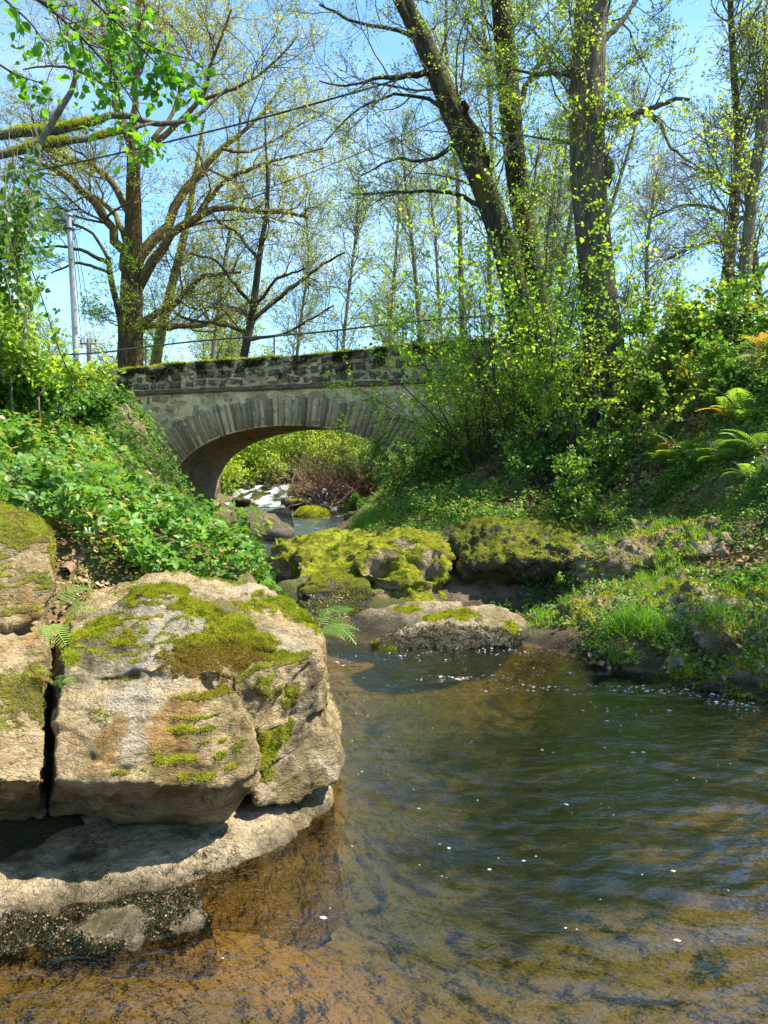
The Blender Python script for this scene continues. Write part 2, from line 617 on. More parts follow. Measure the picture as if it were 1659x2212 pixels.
for a in ((-40, 0, 5), (-40, 40, 5), (40, 0, 6), (40, 40, 5), (0, 70, 3), (-40, 90, 6), (40, 90, 6), (20, 20, 3.6), (-20, 45, 3.6), (0, -12, 1.5), (15, 60, 3), (-20, -8, 4), (20, -8, 4)):
    C(*a)
CT = np.array(CTRL)


def _phi(d2):
    return np.sqrt(d2 + .06)


_A = _phi(((CT[:, None, :2] - CT[None, :, :2]) ** 2).sum(-1))
_n = len(CT)
_B = np.zeros((_n + 3, _n + 3))
_B[:_n, :_n] = _A
_B[:_n, _n] = 1; _B[_n, :_n] = 1
_B[:_n, _n + 1:] = CT[:, :2]; _B[_n + 1:, :_n] = CT[:, :2].T
_w = np.linalg.lstsq(_B, np.concatenate((CT[:, 2], np.zeros(3))), rcond=None)[0]


def H(x, y, rough=True):
    x = np.asarray(x, float); y = np.asarray(y, float)
    shp = x.shape
    q = np.stack([x.ravel(), y.ravel()], 1)
    out = np.empty(len(q))
    for i in range(0, len(q), 20000):
        s = q[i:i + 20000]
        d = _phi(((s[:, None] - CT[None, :, :2]) ** 2).sum(-1))
        out[i:i + 20000] = d @ _w[:_n] + _w[_n] + s @ _w[_n + 1:]
    if rough:
        p3 = np.stack([q[:, 0], q[:, 1], np.zeros(len(q))], 1)
        am = np.clip(.35 + out * .5, .12, 1)
        out = out + am * (.16 * fbm(p3 * .9, 3) + .05 * fbm(p3 * 4.5, 3)) + .035 * fbm(p3 * 3.3 + 5, 3) * sstep(4.5, 6, q[:, 1]) * (1 - sstep(12, 14, q[:, 1]))
    return out.reshape(shp)


def grid_axis(parts):
    out = []
    for a, b, s in parts:
        out.append(np.arange(a, b, s))
    out.append([parts[-1][1]])
    return np.concatenate(out)


def heightfield(mb, xs, ys, fz, rnd=.5):
    X, Yg = np.meshgrid(xs, ys)
    Z = fz(X, Yg)
    nx, ny = len(xs), len(ys)
    idx = np.arange(nx * ny).reshape(ny, nx)
    f = np.stack([idx[:-1, :-1], idx[:-1, 1:], idx[1:, 1:], idx[1:, :-1]], -1).reshape(-1, 4)
    mb.add(np.stack([X, Yg, Z], -1), f, rnd)
    return X, Yg, Z


def m_ground():
    t = NT('bank_soil')
    p = t.pos()
    n1 = t.noise(p, 6, 6, .65)
    n2 = t.noise(p, 40, 4, .6)
    n3 = t.noise(p, 1.1, 4)
    col = t.mix(t.ramp(n1, .35, .65), (.06, .042, .022), (.19, .125, .07))
    col = t.mix(t.ramp(n2, .55, .7, 0, .6), col, (.30, .22, .14))
    col = t.mix(t.ramp(n3, .47, .58, 0, .8), col, (.075, .09, .014))
    g = t.n('ShaderNodeNewGeometry')
    sep = t.n('ShaderNodeSeparateXYZ')
    t.l(g.outputs['Position'], sep.inputs[0])
    sand = sand_colour(t, n1, n3, sep.outputs['Z'])
    bedk = t.ramp(sep.outputs['Z'], -.04, .04, 1, 0)
    wetk = t.ramp(sep.outputs['Z'], .02, .28, 1, 0)
    col = t.mix(t.math('MULTIPLY', wetk, .8), col, (.022, .018, .010))
    col = t.mix(bedk, col, sand)
    h = t.math('ADD', n1, t.math('MULTIPLY', n2, .4))
    return t.done(t.principled(col, .9, .2, t.bump(h, .8, .06)))


mb = MB()
xs = grid_axis(((-90, -30, 6), (-30, -10, 1.5), (-10, -5, .35), (-5, 5, .07), (5, 10, .3), (10, 30, 1.5), (30, 90, 6)))
ys = grid_axis(((-20, -2, 1.5), (-2, 1.5, .3), (1.5, 13, .08), (13, 24, .2), (24, 40, .6), (40, 150, 6)))
heightfield(mb, xs, ys, H)
ground = mb.build('ground', m_ground(), smooth=True)
tag(ground, kind='structure')

# ------------------------------------------------------------------ water


def water_level(x, y):
    z = .2 * sstep(8.9, 10.4, y)
    yc = y + .35 * (x + 4.5)          # the weir runs obliquely
    z = z + .62 * sstep(26.5, 31.0, yc)
    return z


def white_mask(x, y):
    p = np.stack([x * 1.0, y * .55, np.zeros_like(x)], -1)
    n = fbm(p * 1.6, 4)
    yc = y + .35 * (x + 4.5)
    chute = sstep(26.3, 27.2, yc) * (1 - sstep(30.3, 31.2, yc))
    rap = sstep(15.5, 18, y) * (1 - sstep(23.5, 26, y))
    gap = sstep(8.6, 9.2, y) * (1 - sstep(10.2, 11, y))
    pool = sstep(25, 26.5, yc) * (1 - sstep(27, 27.6, yc))
    m = chute * sstep(-.35, .3, n) * (.45 + .55 * sstep(-7.2, -4.6, x)) + rap * sstep(.30, .55, n) * .8 + gap * sstep(-.1, .3, n) + pool * sstep(.1, .4, n) * .8
    return np.clip(m, 0, 1)


def water_z(x, y):
    p = np.stack([x, y, np.zeros_like(x)], -1)
    flow = p * np.array((1.0, 2.1, 1)) + .25 * np.stack([noise3(p * 1.1), noise3(p * 1.1 + 9), 0 * x], -1)
    z = water_level(x, y)
    near = (1 - sstep(8, 12, y))
    act = .35 + .65 * sstep(-.4, .4, fbm(p * .45 + 3, 2))
    wy = flow * np.array((.72, .92, 1)) + .12 * np.stack([noise3(p * 3.1 + 2), noise3(p * 3.3 + 8), 0 * x], -1) + .22 * np.stack([0 * x, noise3(p * 1.7 + 21), 0 * x], -1)
    z = z + near * act * (.012 * noise3(wy * 2.2) + .0095 * noise3(wy * 5.0 + 4) + .0065 * noise3(wy * 9.5 + 2) + .0028 * noise3(flow * 18 + 5))
    z = z + (1 - near) * (.022 * noise3(flow * 1.6) + .014 * noise3(flow * 4.1))
    yc = y + .35 * (x + 4.5)
    ch = sstep(26.3, 27.2, yc) * (1 - sstep(30.6, 31.4, yc))
    z = z + ch * .10 * fbm(p * np.array((1.6, .8, 1)) * 1.5, 3)
    return z


def m_water():
    t = NT('stream_water')
    p = t.pos((1, 1.8, 1))
    n1 = t.noise(p, 11, 3, .55, .4)
    n2 = t.noise(p, 34, 3, .6, .3)
    h = t.math('ADD', n1, t.math('MULTIPLY', n2, .3))
    nr = t.bump(h, .30, .03)
    fr = t.n('ShaderNodeFresnel', i_IOR=1.68)
    t.l(nr, fr.inputs['Normal'])
    tr = t.n('ShaderNodeBsdfTransparent')
    tr.inputs['Color'].default_value = (.80, .69, .44, 1)
    gl = t.n('ShaderNodeBsdfGlossy', i_Roughness=.03)
    gl.inputs['Color'].default_value = (1, 1, 1, 1)
    t.l(nr, gl.inputs['Normal'])
    mx = t.n('ShaderNodeMixShader')
    t.l(t.math('MINIMUM', t.math('MULTIPLY', fr.outputs[0], 1.25), 1.0), mx.inputs[0])
    t.l(tr.outputs[0], mx.inputs[1]); t.l(gl.outputs[0], mx.inputs[2])
    df = t.principled((.62, .66, .70), .5, .4, t.bump(n1, .6, .05))
    wk = t.attr('white')
    m2 = t.n('ShaderNodeMixShader')
    wn_ = t.noise(t.pos((1, .6, 1)), 9, 4, .65)
    t.l(t.ramp(t.math('ADD', wk, t.math('MULTIPLY', t.math('SUBTRACT', wn_, .5), 1.5)), .35, 1.1, 0, .85), m2.inputs[0])
    t.l(mx.outputs[0], m2.inputs[1]); t.l(df, m2.inputs[2])
    return t.done(m2.outputs[0])


mb = MB()
xs = grid_axis(((-8, -2.5, .12), (-2.5, 3.4, .026), (3.4, 6, .3)))
ys = grid_axis(((-3, 1.2, .3), (1.2, 9, .026), (9, 34, .11), (34, 60, 1.5)))
WX, WY, WZ = heightfield(mb, xs, ys, water_z)
water = mb.build('water', m_water(), smooth=True, attrs={'white': white_mask(WX, WY).ravel()})
tag(water, kind='structure')

# ------------------------------------------------------------------ rocks
DG = None


def rock_mesh(pieces, voxel, name):
    bm = bmesh.new()
    for pc in pieces:
        vs = [bm.verts.new(tuple(map(float, q))) for q in pc]
        r = bmesh.ops.convex_hull(bm, input=vs)
        bad = [g for g in set(r['geom_interior'] + r['geom_unused']) if isinstance(g, bmesh.types.BMVert) and g.is_valid]
        bmesh.ops.delete(bm, geom=bad, context='VERTS')
    bmesh.ops.recalc_face_normals(bm, faces=bm.faces)
    me = bpy.data.meshes.new('tmp_rock')
    bm.to_mesh(me)
    bm.free()
    o = bpy.data.objects.new('tmp_rock', me)
    COL.objects.link(o)
    md = o.modifiers.new('r', 'REMESH')
    md.mode = 'VOXEL'
    md.voxel_size = voxel
    md2 = o.modifiers.new('s', 'SMOOTH')
    md2.factor = .5
    md2.iterations = max(2, int(.06 / voxel))
    dg = bpy.context.evaluated_depsgraph_get()
    out = bpy.data.meshes.new_from_object(o.evaluated_get(dg))
    out.name = name
    bpy.data.objects.remove(o)
    return out


def vget(me):
    v = np.empty(len(me.vertices) * 3, dtype=np.float32)
    me.vertices.foreach_get('co', v)
    n = np.empty(len(me.vertices) * 3, dtype=np.float32)
    me.vertices.foreach_get('normal', n)
    return v.reshape(-1, 3).astype(float), n.reshape(-1, 3).astype(float)


def fuzz(name, pts, nor, mat, parent, size, rnd=None, bend=.5, w=.28, up=.6):
    mb = MB()
    N = len(pts)
    d = nrm(nor + bend * rng.normal(size=(N, 3)) + np.array((0, 0, up - .5)))
    side = rng.normal(size=(N, 3))
    sc = size * (.5 + rng.random(N))
    r = rng.random(N) if rnd is None else rnd
    scatter(mb, SPIKE[0], SPIKE[1], pts - nor * size * .15, nrm(np.cross(d, side)), d, np.stack([sc * w, sc, sc], 1), r)
    return mb.build(name, mat, parent)


def sample_faces(me, weight, N):
    """random points on triangles of a mesh; weight per vertex"""
    me.calc_loop_triangles()
    tr = np.empty(len(me.loop_triangles) * 3, dtype=np.int32)
    me.loop_triangles.foreach_get('vertices', tr)
    tr = tr.reshape(-1, 3)
    v, n = vget(me)
    a = np.linalg.norm(np.cross(v[tr[:, 1]] - v[tr[:, 0]], v[tr[:, 2]] - v[tr[:, 0]]), axis=1) * weight[tr].mean(1)
    if a.sum() <= 0:
        return np.zeros((0, 3)), np.zeros((0, 3))
    k = rng.choice(len(tr), N, p=a / a.sum())
    u = rng.random((N, 2))
    fl = u.sum(1) > 1
    u[fl] = 1 - u[fl]
    w = np.stack([1 - u.sum(1), u[:, 0], u[:, 1]], 1)[..., None]
    return (v[tr[k]] * w).sum(1), nrm((n[tr[k]] * w).sum(1))


def make_rock(name, label, pieces, voxel, mat, cat='rock', amp=.03, freq=2.2, strata=.012, sdir=(.15, .1, 1), moss=None, mossup=(.45, .75), mossbase=.0,
              nf=0, fsize=.018, group=None, fmat='moss', dents=(), cracks=(), stain=(), grey=(), chip=.012, cushion=.014, brown=()):
    me = rock_mesh(pieces, voxel, name)
    v, n = vget(me)
    sd_ = np.array(sdir)
    warp = fbm(v * 1.3, 3)
    s = (v @ sd_) * 9 + 1.6 * warp
    lay = np.stack([s * 1.4, v[:, 0] * .8, v[:, 1] * .8], 1)
    d = amp * fbm(v * freq, 4, .55) + strata * fbm(lay, 3, .6) + amp * .34 * fbm(v * freq * 5, 4, .62)
    rid = 1 - np.abs(fbm(v * freq * .9 + 31, 3))
    d = d - amp * .6 * np.clip(rid - .86, 0, 1) / .14 * .5
    ch = s * .45 + 1.2 * fbm(v * 2.7 + 9, 3)
    saw = ch - np.floor(ch)
    saw = np.where(saw < .86, saw / .86, (1 - saw) / .14)
    d = d + chip * (saw - .5) * sstep(-.35, .25, fbm(v * 1.7 + 51, 2)) * 2
    ch2 = (v @ np.array((1.0, .6, -.35))) * 3.4 + 1.5 * fbm(v * 1.9 + 77, 3)
    saw2 = ch2 - np.floor(ch2)
    saw2 = np.where(saw2 < .9, saw2 / .9, (1 - saw2) / .1)
    d = d + chip * (saw2 - .5) * sstep(.0, .4, fbm(v * 1.5 + 91, 2)) * 1.6
    for (pp_, wd_, dep_) in cracks:
        pts_ = np.array([on_surface(v, *q) for q in pp_])
        dist = np.full(len(v), 9.0)
        vw = v + .035 * np.stack([fbm(v * 5, 2), fbm(v * 5 + 7, 2), fbm(v * 5 + 13, 2)], 1)
        for a_, b_ in zip(pts_[:-1], pts_[1:]):
            ab = b_ - a_
            tt = np.clip(((vw - a_) @ ab) / (ab @ ab), 0, 1)[:, None]
            dist = np.minimum(dist, np.linalg.norm(vw - a_ - tt * ab, axis=1))
        d = d - dep_ * np.exp(-(dist / wd_) ** 2)
    for (c, rad, dep) in dents:
        q = np.linalg.norm((v - np.array(c)) / np.array(rad), axis=1)
        d = d - dep * np.exp(-q ** 2 * 1.5)
    v2 = v + n * d[:, None]
    me.vertices.foreach_set('co', v2.astype(np.float32).ravel())
    me.update()
    v, n = vget(me)
    mk = np.zeros(len(v)) + mossbase
    big = fbm(v * 1.9 + 5, 3)
    if mossup:
        mk = np.maximum(mk, sstep(mossup[0], mossup[1], n[:, 2] + .45 * big))
    for (c, rad, val) in (moss or ()):
        c = on_surface(v, *c)
        q = np.linalg.norm((v - np.array(c)) / np.array(rad), axis=1) + .55 * fbm(v * 5.5, 3) + .45 * fbm(v * 17, 3)
        if val > 0:
            mk = np.maximum(mk, val * (1 - sstep(.6, 1.15, q)))
        else:
            mk = mk * sstep(.6, 1.1, q)
    mk = np.clip(mk, 0, 1)
    for nm_, bl in (('stain', stain), ('grey', grey), ('brown', brown)):
        val_ = np.zeros(len(v))
        for (c, rad, vv) in bl:
            q = np.linalg.norm((v - on_surface(v, *c)) / np.array(rad), axis=1) + .4 * fbm(v * 6, 3)
            val_ = np.maximum(val_, vv * (1 - sstep(.4, 1.3, q)))
        a = me.attributes.new(nm_, 'FLOAT', 'POINT')
        a.data.foreach_set('value', val_.astype(np.float32))
    if cushion:
        v = v + n * (mk * cushion * (.7 + 1.1 * fbm(v * 13, 3)))[:, None]
        me.vertices.foreach_set('co', v.astype(np.float32).ravel())
        me.update()
    a = me.attributes.new('moss', 'FLOAT', 'POINT')
    a.data.foreach_set('value', mk.astype(np.float32))
    me.polygons.foreach_set('use_smooth', np.ones(len(me.polygons), dtype=bool))
    o = link(name, me, mat)
    tag(o, label, cat, group)
    if nf:
        pts, nn = sample_faces(me, np.where(mk > .22, mk ** 1.5, 0), nf)
        if len(pts):
            clump = np.clip(.5 + .9 * fbm(pts * 11, 2) + .25 * rng.normal(size=len(pts)), 0, .96)
            for (c, rad, vv) in brown:
                q = np.linalg.norm((pts - on_surface(v, *c)) / np.array(rad), axis=1) + .3 * rng.normal(size=len(pts))
                clump = np.where(q < 1, .97, clump)
            fuzz('moss', pts, nn, M[fmat], o, fsize, clump)
    return o


def blob(px, py, Y, r):
    return ((px, py), (r, r, r) if not isinstance(r, tuple) else r)


def on_surface(v, px, py):
    """the point of the rock's own surface seen near (px,py)"""
    rel = v - np.array((0, 0, CAMZ))
    dep = rel[:, 1] * CP - rel[:, 2] * SP
    up = rel[:, 1] * SP + rel[:, 2] * CP
    x = 829.5 + FPX * rel[:, 0] / dep
    y = 1106 - FPX * up / dep
    e = np.hypot(x - px, y - py)
    k = np.argsort(e)[:60]
    k = k[e[k] < e[k[0]] + 12]
    return v[k[np.argmin(dep[k])]]


def back(pts, dy, dx=0, dz=0):
    return [(p[0] * (1 + .95 * dy / p[1]) + dx, p[1] + dy, p[2] + dz) for p in pts]


# -- the big boulder of the left foreground, block by block
f1 = [P(106, 1765, 3.42), P(300, 1768, 3.40), P(480, 1775, 3.42), P(110, 1690, 3.06), P(300, 1690, 3.04), P(500, 1700, 3.2), P(552, 1690, 3.36), P(548, 1600, 3.38), P(502, 1490, 3.46), P(480, 1440, 3.52),
      P(320, 1430, 3.46), P(135, 1440, 3.46), P(112, 1560, 3.30)]
p1 = f1 + back(f1, 1.5)
f2 = [P(140, 1450, 3.48), P(330, 1445, 3.44), P(500, 1470, 3.50), P(690, 1430, 3.88), P(150, 1330, 4.0), P(330, 1290, 4.05), P(530, 1330, 4.1), P(685, 1370, 4.25),
      P(330, 1243, 4.65), P(450, 1246, 4.8), P(570, 1275, 4.9), P(650, 1315, 4.75), P(200, 1275, 4.6)]
p2 = f2 + [tuple(np.array(q) * (1, 1, 0) + (0, .3, .1)) for q in f2]
boulder = make_rock('boulder', 'huge pale left bank boulder with a yellow moss band across its top', [p1, p2], .0115, M['rock'], 'boulder',
                    amp=.036, freq=1.9, strata=.016, chip=.011, sdir=(-.25, .1, 1), mossup=(.85, 1.15),
                    moss=[blob(370, 1265, 4.5, .13) + (1,), blob(430, 1310, 4.3, .14) + (1,), blob(500, 1350, 4.15, .15) + (1,), blob(560, 1385, 4.0, .14) + (1,),
                          blob(470, 1400, 3.75, (.24, .2, .10)) + (.95,), blob(430, 1415, 3.6, (.2, .2, .08)) + (.8,),
                          blob(215, 1530, 3.43, .06) + (.5,), blob(620, 1290, 4.7, .16) + (1,), blob(670, 1340, 4.4, .15) + (1,), 
                          blob(220, 1350, 4.0, .1) + (.7,)],
                    nf=75000, fsize=.013,
                    stain=[blob(370, 1600, 0, (.13, .2, .26)) + (1,), blob(400, 1660, 0, (.12, .2, .1)) + (1,), blob(215, 1600, 0, (.1, .2, .2)) + (.7,)],
                    brown=[blob(430, 1430, 0, (.25, .25, .12)) + (.9,), blob(520, 1430, 0, (.14, .2, .10)) + (.8,), blob(330, 1440, 0, .1) + (.7,)],
                    grey=[blob(190, 1400, 0, .22) + (1,), blob(330, 1380, 0, .25) + (1,), blob(400, 1330, 0, .2) + (1,), blob(300, 1290, 0, .25) + (.9,), blob(530, 1400, 0, .16) + (.7,), blob(630, 1400, 0, .2) + (.6,)],
                    cracks=[([(112, 1452), (200, 1432), (300, 1442), (400, 1412), (470, 1462), (505, 1470)], .035, .05), ([(230, 1400), (330, 1385), (420, 1395)], .02, .03), ([(470, 1440), (505, 1500), (535, 1590), (552, 1680)], .02, .03),
                            ([(150, 1600), (260, 1640), (420, 1620)], .02, .018), ([(560, 1400), (620, 1395), (690, 1380)], .018, .03)],
                    dents=[(P(480, 1470, 3.5), (.25, .2, .05), .05), (P(230, 1465, 3.47), (.25, .2, .035), .04)])
f3 = [P(502, 1480, 3.50), P(560, 1450, 3.58), P(692, 1415, 3.92), P(700, 1530, 3.94), P(640, 1545, 3.80), P(560, 1592, 3.60), P(520, 1560, 3.54)]
make_rock('boulder_block', 'mossy upper corner block of the left boulder above the slanting cracks', [f3 + back(f3, .9)], .013, M['rock'], 'boulder',
          amp=.035, freq=2.6, strata=.014, chip=.010, sdir=(-.5, .1, 1), mossup=(.8, 1.1), moss=[blob(575, 1480, 3.6, .07) + (.8,), blob(640, 1500, 3.75, .08) + (.7,), blob(600, 1500, 3.7, .06) + (.6,)], nf=9000, fsize=.009)
f3b = [P(545, 1625, 3.58), P(565, 1585, 3.62), P(640, 1555, 3.80), P(702, 1535, 3.98), P(706, 1570, 3.98), P(640, 1610, 3.80), P(580, 1665, 3.60), P(550, 1665, 3.55)]
make_rock('boulder_layer', 'thin slanting layer of rock with bright green moss between two cracks at the water edge', [f3b + back(f3b, .9)], .012, M['rock'], 'rock',
          amp=.025, freq=3, strata=.012, chip=.010, sdir=(-.5, .1, 1), mossup=(.8, 1.1), moss=[blob(590, 1595, 3.64, .10) + (1,), blob(560, 1640, 3.56, .06) + (.9,), blob(620, 1570, 3.72, .07) + (.8,)], nf=16000, fsize=.010)
f4 = [P(545, 1712, 3.50), P(560, 1748, 3.50), P(640, 1738, 3.62), P(728, 1690, 3.80), P(735, 1640, 3.84), P(705, 1575, 3.92), P(645, 1618, 3.78), P(590, 1665, 3.60)]
make_rock('wedge_stone', 'brown wedge of layered stone at the boulder foot, overhanging the water', [f4 + back(f4, .8)], .012, M['rock'], 'rock',
          amp=.03, freq=3, strata=.022, chip=.010, sdir=(-.45, .1, 1), mossup=(.95, 1.2), moss=[blob(570, 1675, 3.55, .05) + (.7,)], nf=1500, fsize=.014)
f5 = [P(98, 1768, 3.40), P(98, 1690, 3.02), P(102, 1600, 3.28), P(95, 1450, 3.46), P(90, 1375, 3.62), P(-60, 1385, 3.5), P(-330, 1400, 3.2), P(-330, 1790, 3.1), P(-40, 1780, 3.35), P(-40, 1690, 2.9), P(-330, 1690, 2.7)]
make_rock('boulder_flank', 'pale boulder face left of the dark vertical crack, cut by the picture edge', [f5 + back(f5, 1.3)], .014, M['rock'], 'boulder',
          amp=.05, freq=1.9, strata=.02, chip=.010, sdir=(.1, .1, 1), mossup=(.9, 1.15), moss=[blob(60, 1480, 3.46, .16) + (.62,), blob(20, 1560, 3.4, .1) + (.5,)], nf=12000, fsize=.009)
f6 = [P(112, 1170, 4.0), P(112, 1250, 3.85), P(100, 1310, 3.72), P(60, 1345, 3.62), P(-90, 1370, 3.5), P(-360, 1380, 3.2), P(-10, 1220, 3.75), P(-10, 1120, 4.05), P(40, 1115, 4.15), P(90, 1140, 4.15), P(-380, 1000, 4.0)]
make_rock('top_boulder', 'pale rounded boulder with a cap of golden moss at the left picture edge', [f6 + back(f6, 1.2)], .014, M['rock'], 'boulder',
          amp=.045, freq=1.8, strata=.022, chip=.010, sdir=(.0, .1, 1), mossup=(.42, .72), moss=[blob(110, 1200, 3.95, (.05, .3, .12)) + (1,), blob(40, 1125, 4.1, (.3, .3, .10)) + (1,)], nf=50000, fsize=.013)
# -- ledge at the water under the boulder
lt = [P(-250, 1800, 3.45), P(0, 1800, 3.5), P(300, 1800, 3.5), P(480, 1790, 3.5), P(600, 1755, 3.65), P(690, 1740, 3.78), P(730, 1795, 3.66),
      P(640, 1830, 3.42), P(520, 1850, 3.26), P(330, 1905, 3.06), P(120, 1975, 2.88), P(0, 2010, 2.80), P(-250, 2030, 2.72),
      P(540, 1790, 3.40), P(400, 1830, 3.22), P(200, 1885, 3.05), P(0, 1935, 2.93), P(-250, 1950, 2.86)]
top = lt
bot = [(q[0] * (1 - .0), q[1] - .10, -.06) for q in top] + [(q[0] + .06, q[1] - .36, -.30) for q in top]
bk = [(q[0], 4.3, .10) for q in top[:6]] + [(q[0], 4.3, -.25) for q in top[:6]]
ledge = make_rock('ledge', 'low bare rock ledge under the left boulder with dark weed along its water edge', [top + bot + bk], .013, M['rock_shelf'], 'rock',
                  amp=.028, freq=1.7, strata=.008, chip=.006, mossup=None, mossbase=0, dents=[(P(560, 1770, 3.4), (.12, .2, .12), .02)])
sh = [P(-200, 2010, 2.75), P(60, 1995, 2.80), P(250, 1930, 2.95), P(420, 1910, 3.02), P(455, 1990, 2.85), P(420, 2050, 2.78), P(300, 2085, 2.70), P(120, 2105, 2.66), P(-200, 2120, 2.6)]
sh = [(q[0], q[1], .015) for q in sh]
sh2 = [P(170, 2035, 2.76), P(240, 1975, 2.86), P(290, 1990, 2.84), P(320, 2050, 2.74), P(250, 2075, 2.70)]
shelf = make_rock('weedy_shelf', 'flat shelf at water level covered with dark wet weed around one bare pale hump', [sh + [(q[0] + .02, q[1] - .08, -.05) for q in sh] + [(q[0] + .10, q[1] - .30, -.28) for q in sh], sh2 + [(q[0], q[1], -.2) for q in sh2]],
                  .013, M['rock_shelf'], 'rock', cushion=0, amp=.03, freq=3.5, strata=.006, mossup=None)


def weeds(o, n, w8, size, name='wet_weed', down=.2, mat='moss_dark', w=.3):
    me = o.data
    v, nn = vget(me)
    pts, nr_ = sample_faces(me, w8(v, nn), n)
    if len(pts) == 0:
        return
    d = nrm(nr_ * .6 + .5 * rng.normal(size=pts.shape) + np.array((0, -.25, -down)))
    mb = MB()
    sc = size * (.5 + rng.random(len(pts)))
    scatter(mb, SPIKE[0], SPIKE[1], pts - nr_ * .004, nrm(np.cross(d, rng.normal(size=pts.shape))), d, np.stack([sc * w, sc, sc], 1), rng.random(len(pts)))
    return mb.build(name, M[mat], o)


hump = P(240, 2025, 2.78)


def w_shelf(v, n):
    q = np.linalg.norm((v - hump)[:, :2] / np.array((.13, .10)), axis=1)
    return (v[:, 2] > -.03) * (n[:, 2] > .1) * sstep(.9, 1.25, q) * (fbm(v * 5, 3) > -.25)


def w_ledge(v, n):
    edge = (v[:, 2] < .085 + .05 * fbm(v * 4, 2)) * (v[:, 1] < 3.75)
    right = sstep(-.68, -.5, v[:, 0]) * (n[:, 2] < .6)
    mid = np.exp(-(((v[:, 0] + .78) / .10) ** 2)) * (n[:, 2] < .75)
    return edge * np.clip(right + mid + .25 * (fbm(v * 3, 2) > .1), 0, 1) * (v[:, 2] > -.03)


weeds(shelf, 42000, w_shelf, .014)
weeds(ledge, 30000, w_ledge, .035, down=1.4, w=.09)
# amber seeds stranded on the weed
pts, nn = sample_faces(shelf.data, w_shelf(*vget(shelf.data)), 520)
mb = MB()
scatter(mb, LEAF4[0], LEAF4[1], pts + (0, 0, .007), nn + .5 * rng.normal(size=pts.shape), rng.normal(size=pts.shape), .006 + .007 * rng.random(len(pts)), rng.random(len(pts)))
tag(mb.build('bud_scales', M['litter']), 'scattered tan bud scales lying on the wet weed of the shelf', 'debris', kind='stuff')

# -- mossy rocks in the middle of the stream
g1 = [P(560, 1215, 10.6), P(600, 1180, 10.6), P(700, 1155, 10.7), P(840, 1138, 11.2), P(960, 1150, 11.2), P(980, 1240, 10.2), P(760, 1230, 9.8), P(640, 1300, 10.2), P(590, 1290, 10.4)]
make_rock('mossy_slab', 'long low slab under thick ridged green moss behind the knobbly mossy rock', [g1 + [(q[0] + .2, q[1] + 1.3, q[2] - .3) for q in g1] + [(q[0], q[1], -.2) for q in g1[5:]],
          [P(640, 1190, 10.2), P(760, 1165, 10.2), P(830, 1180, 9.9), P(640, 1240, 9.7), P(700, 1330, 9.6), P(820, 1300, 9.6), P(760, 1180, 10.9)]], .035, M['rock_mid'], 'boulder',
          amp=.14, freq=1.1, strata=.015, chip=.03, mossup=(.05, .4), nf=70000, fsize=.014, cushion=.003)
g2 = [P(762, 1215, 9.2), P(800, 1175, 9.3), P(870, 1153, 9.4), P(950, 1178, 9.3), P(975, 1210, 9.2), P(965, 1260, 8.9), P(930, 1305, 9.3), P(880, 1310, 9.3), P(780, 1250, 8.9)]
g2b = [P(800, 1280, 8.9), P(950, 1270, 8.9), P(970, 1300, 8.8), P(900, 1320, 8.7), P(780, 1340, 8.7), P(760, 1300, 9)]
make_rock('knobbly_rock', 'knobbly boulder draped in yellow moss with a bare pale crown and two dark hollows', [g2 + back(g2, .9, .1), g2b + back(g2b, .8) + [(q[0], q[1], -.1) for q in g2b]], .028, M['rock_mid'], 'boulder',
          amp=.10, freq=2.2, strata=.02, chip=.03, mossup=(.05, .35), moss=[blob(868, 1165, 9.35, (.16, .3, .07)) + (-1,), blob(830, 1190, 9.2, (.12, .25, .08)) + (-1,), blob(830, 1285, 8.85, (.14, .2, .12)) + (-1,),
                                                               blob(900, 1270, 8.9, (.12, .3, .25)) + (1,)], nf=70000, fsize=.012, cushion=.003,
          dents=[(P(930, 1232, 9.05), (.13, .3, .13), .24), (P(815, 1225, 9.05), (.2, .3, .12), .24)])
g3 = [P(645, 1290, 8.7), P(670, 1262, 8.8), P(720, 1245, 8.9), P(785, 1255, 8.8), P(805, 1290, 8.6), P(790, 1330, 8.5), P(700, 1340, 8.5), P(655, 1330, 8.5)]
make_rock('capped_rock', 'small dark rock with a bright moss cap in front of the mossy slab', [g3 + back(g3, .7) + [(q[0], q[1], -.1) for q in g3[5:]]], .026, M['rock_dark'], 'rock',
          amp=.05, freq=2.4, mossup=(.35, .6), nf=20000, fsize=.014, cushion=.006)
g4 = [P(700, 1385, 7.9), P(770, 1320, 8.4), P(880, 1295, 8.8), P(1000, 1295, 8.7), P(960, 1345, 8.1), P(820, 1395, 7.6)]
make_rock('flat_stone', 'flat pinkish bare stone below the knobbly mossy rock', [g4 + [(q[0], q[1], -.2) for q in g4]], .03, M['rock_mid'], 'rock', amp=.04, freq=2.4, mossup=None,
          moss=[blob(880, 1310, 8.5, .15) + (.9,), blob(760, 1370, 7.9, .1) + (.7,)], nf=5000, fsize=.022)
g5 = [P(800, 1385, 7.25), P(870, 1350, 7.6), P(960, 1318, 8.0), P(1060, 1302, 8.1), P(1130, 1325, 7.9), P(1175, 1375, 7.5), P(1090, 1392, 7.2), P(930, 1408, 7.1), P(830, 1412, 7.1)]
slab = make_rock('bare_slab', 'smooth bare tan slab sloping into the pool with a dark weedy water edge', [g5 + [(q[0], q[1] + .03, -.25) for q in g5]], .026, M['rock_mid'], 'rock', amp=.045, freq=1.8, strata=.012, mossup=None,
                 moss=[blob(960, 1315, 8.0, (.35, .15, .06)) + (.9,), blob(1110, 1345, 7.8, (.10, .2, .1)) + (.7,), blob(820, 1400, 7.2, (.15, .2, .07)) + (.8,)], nf=7000, fsize=.024)
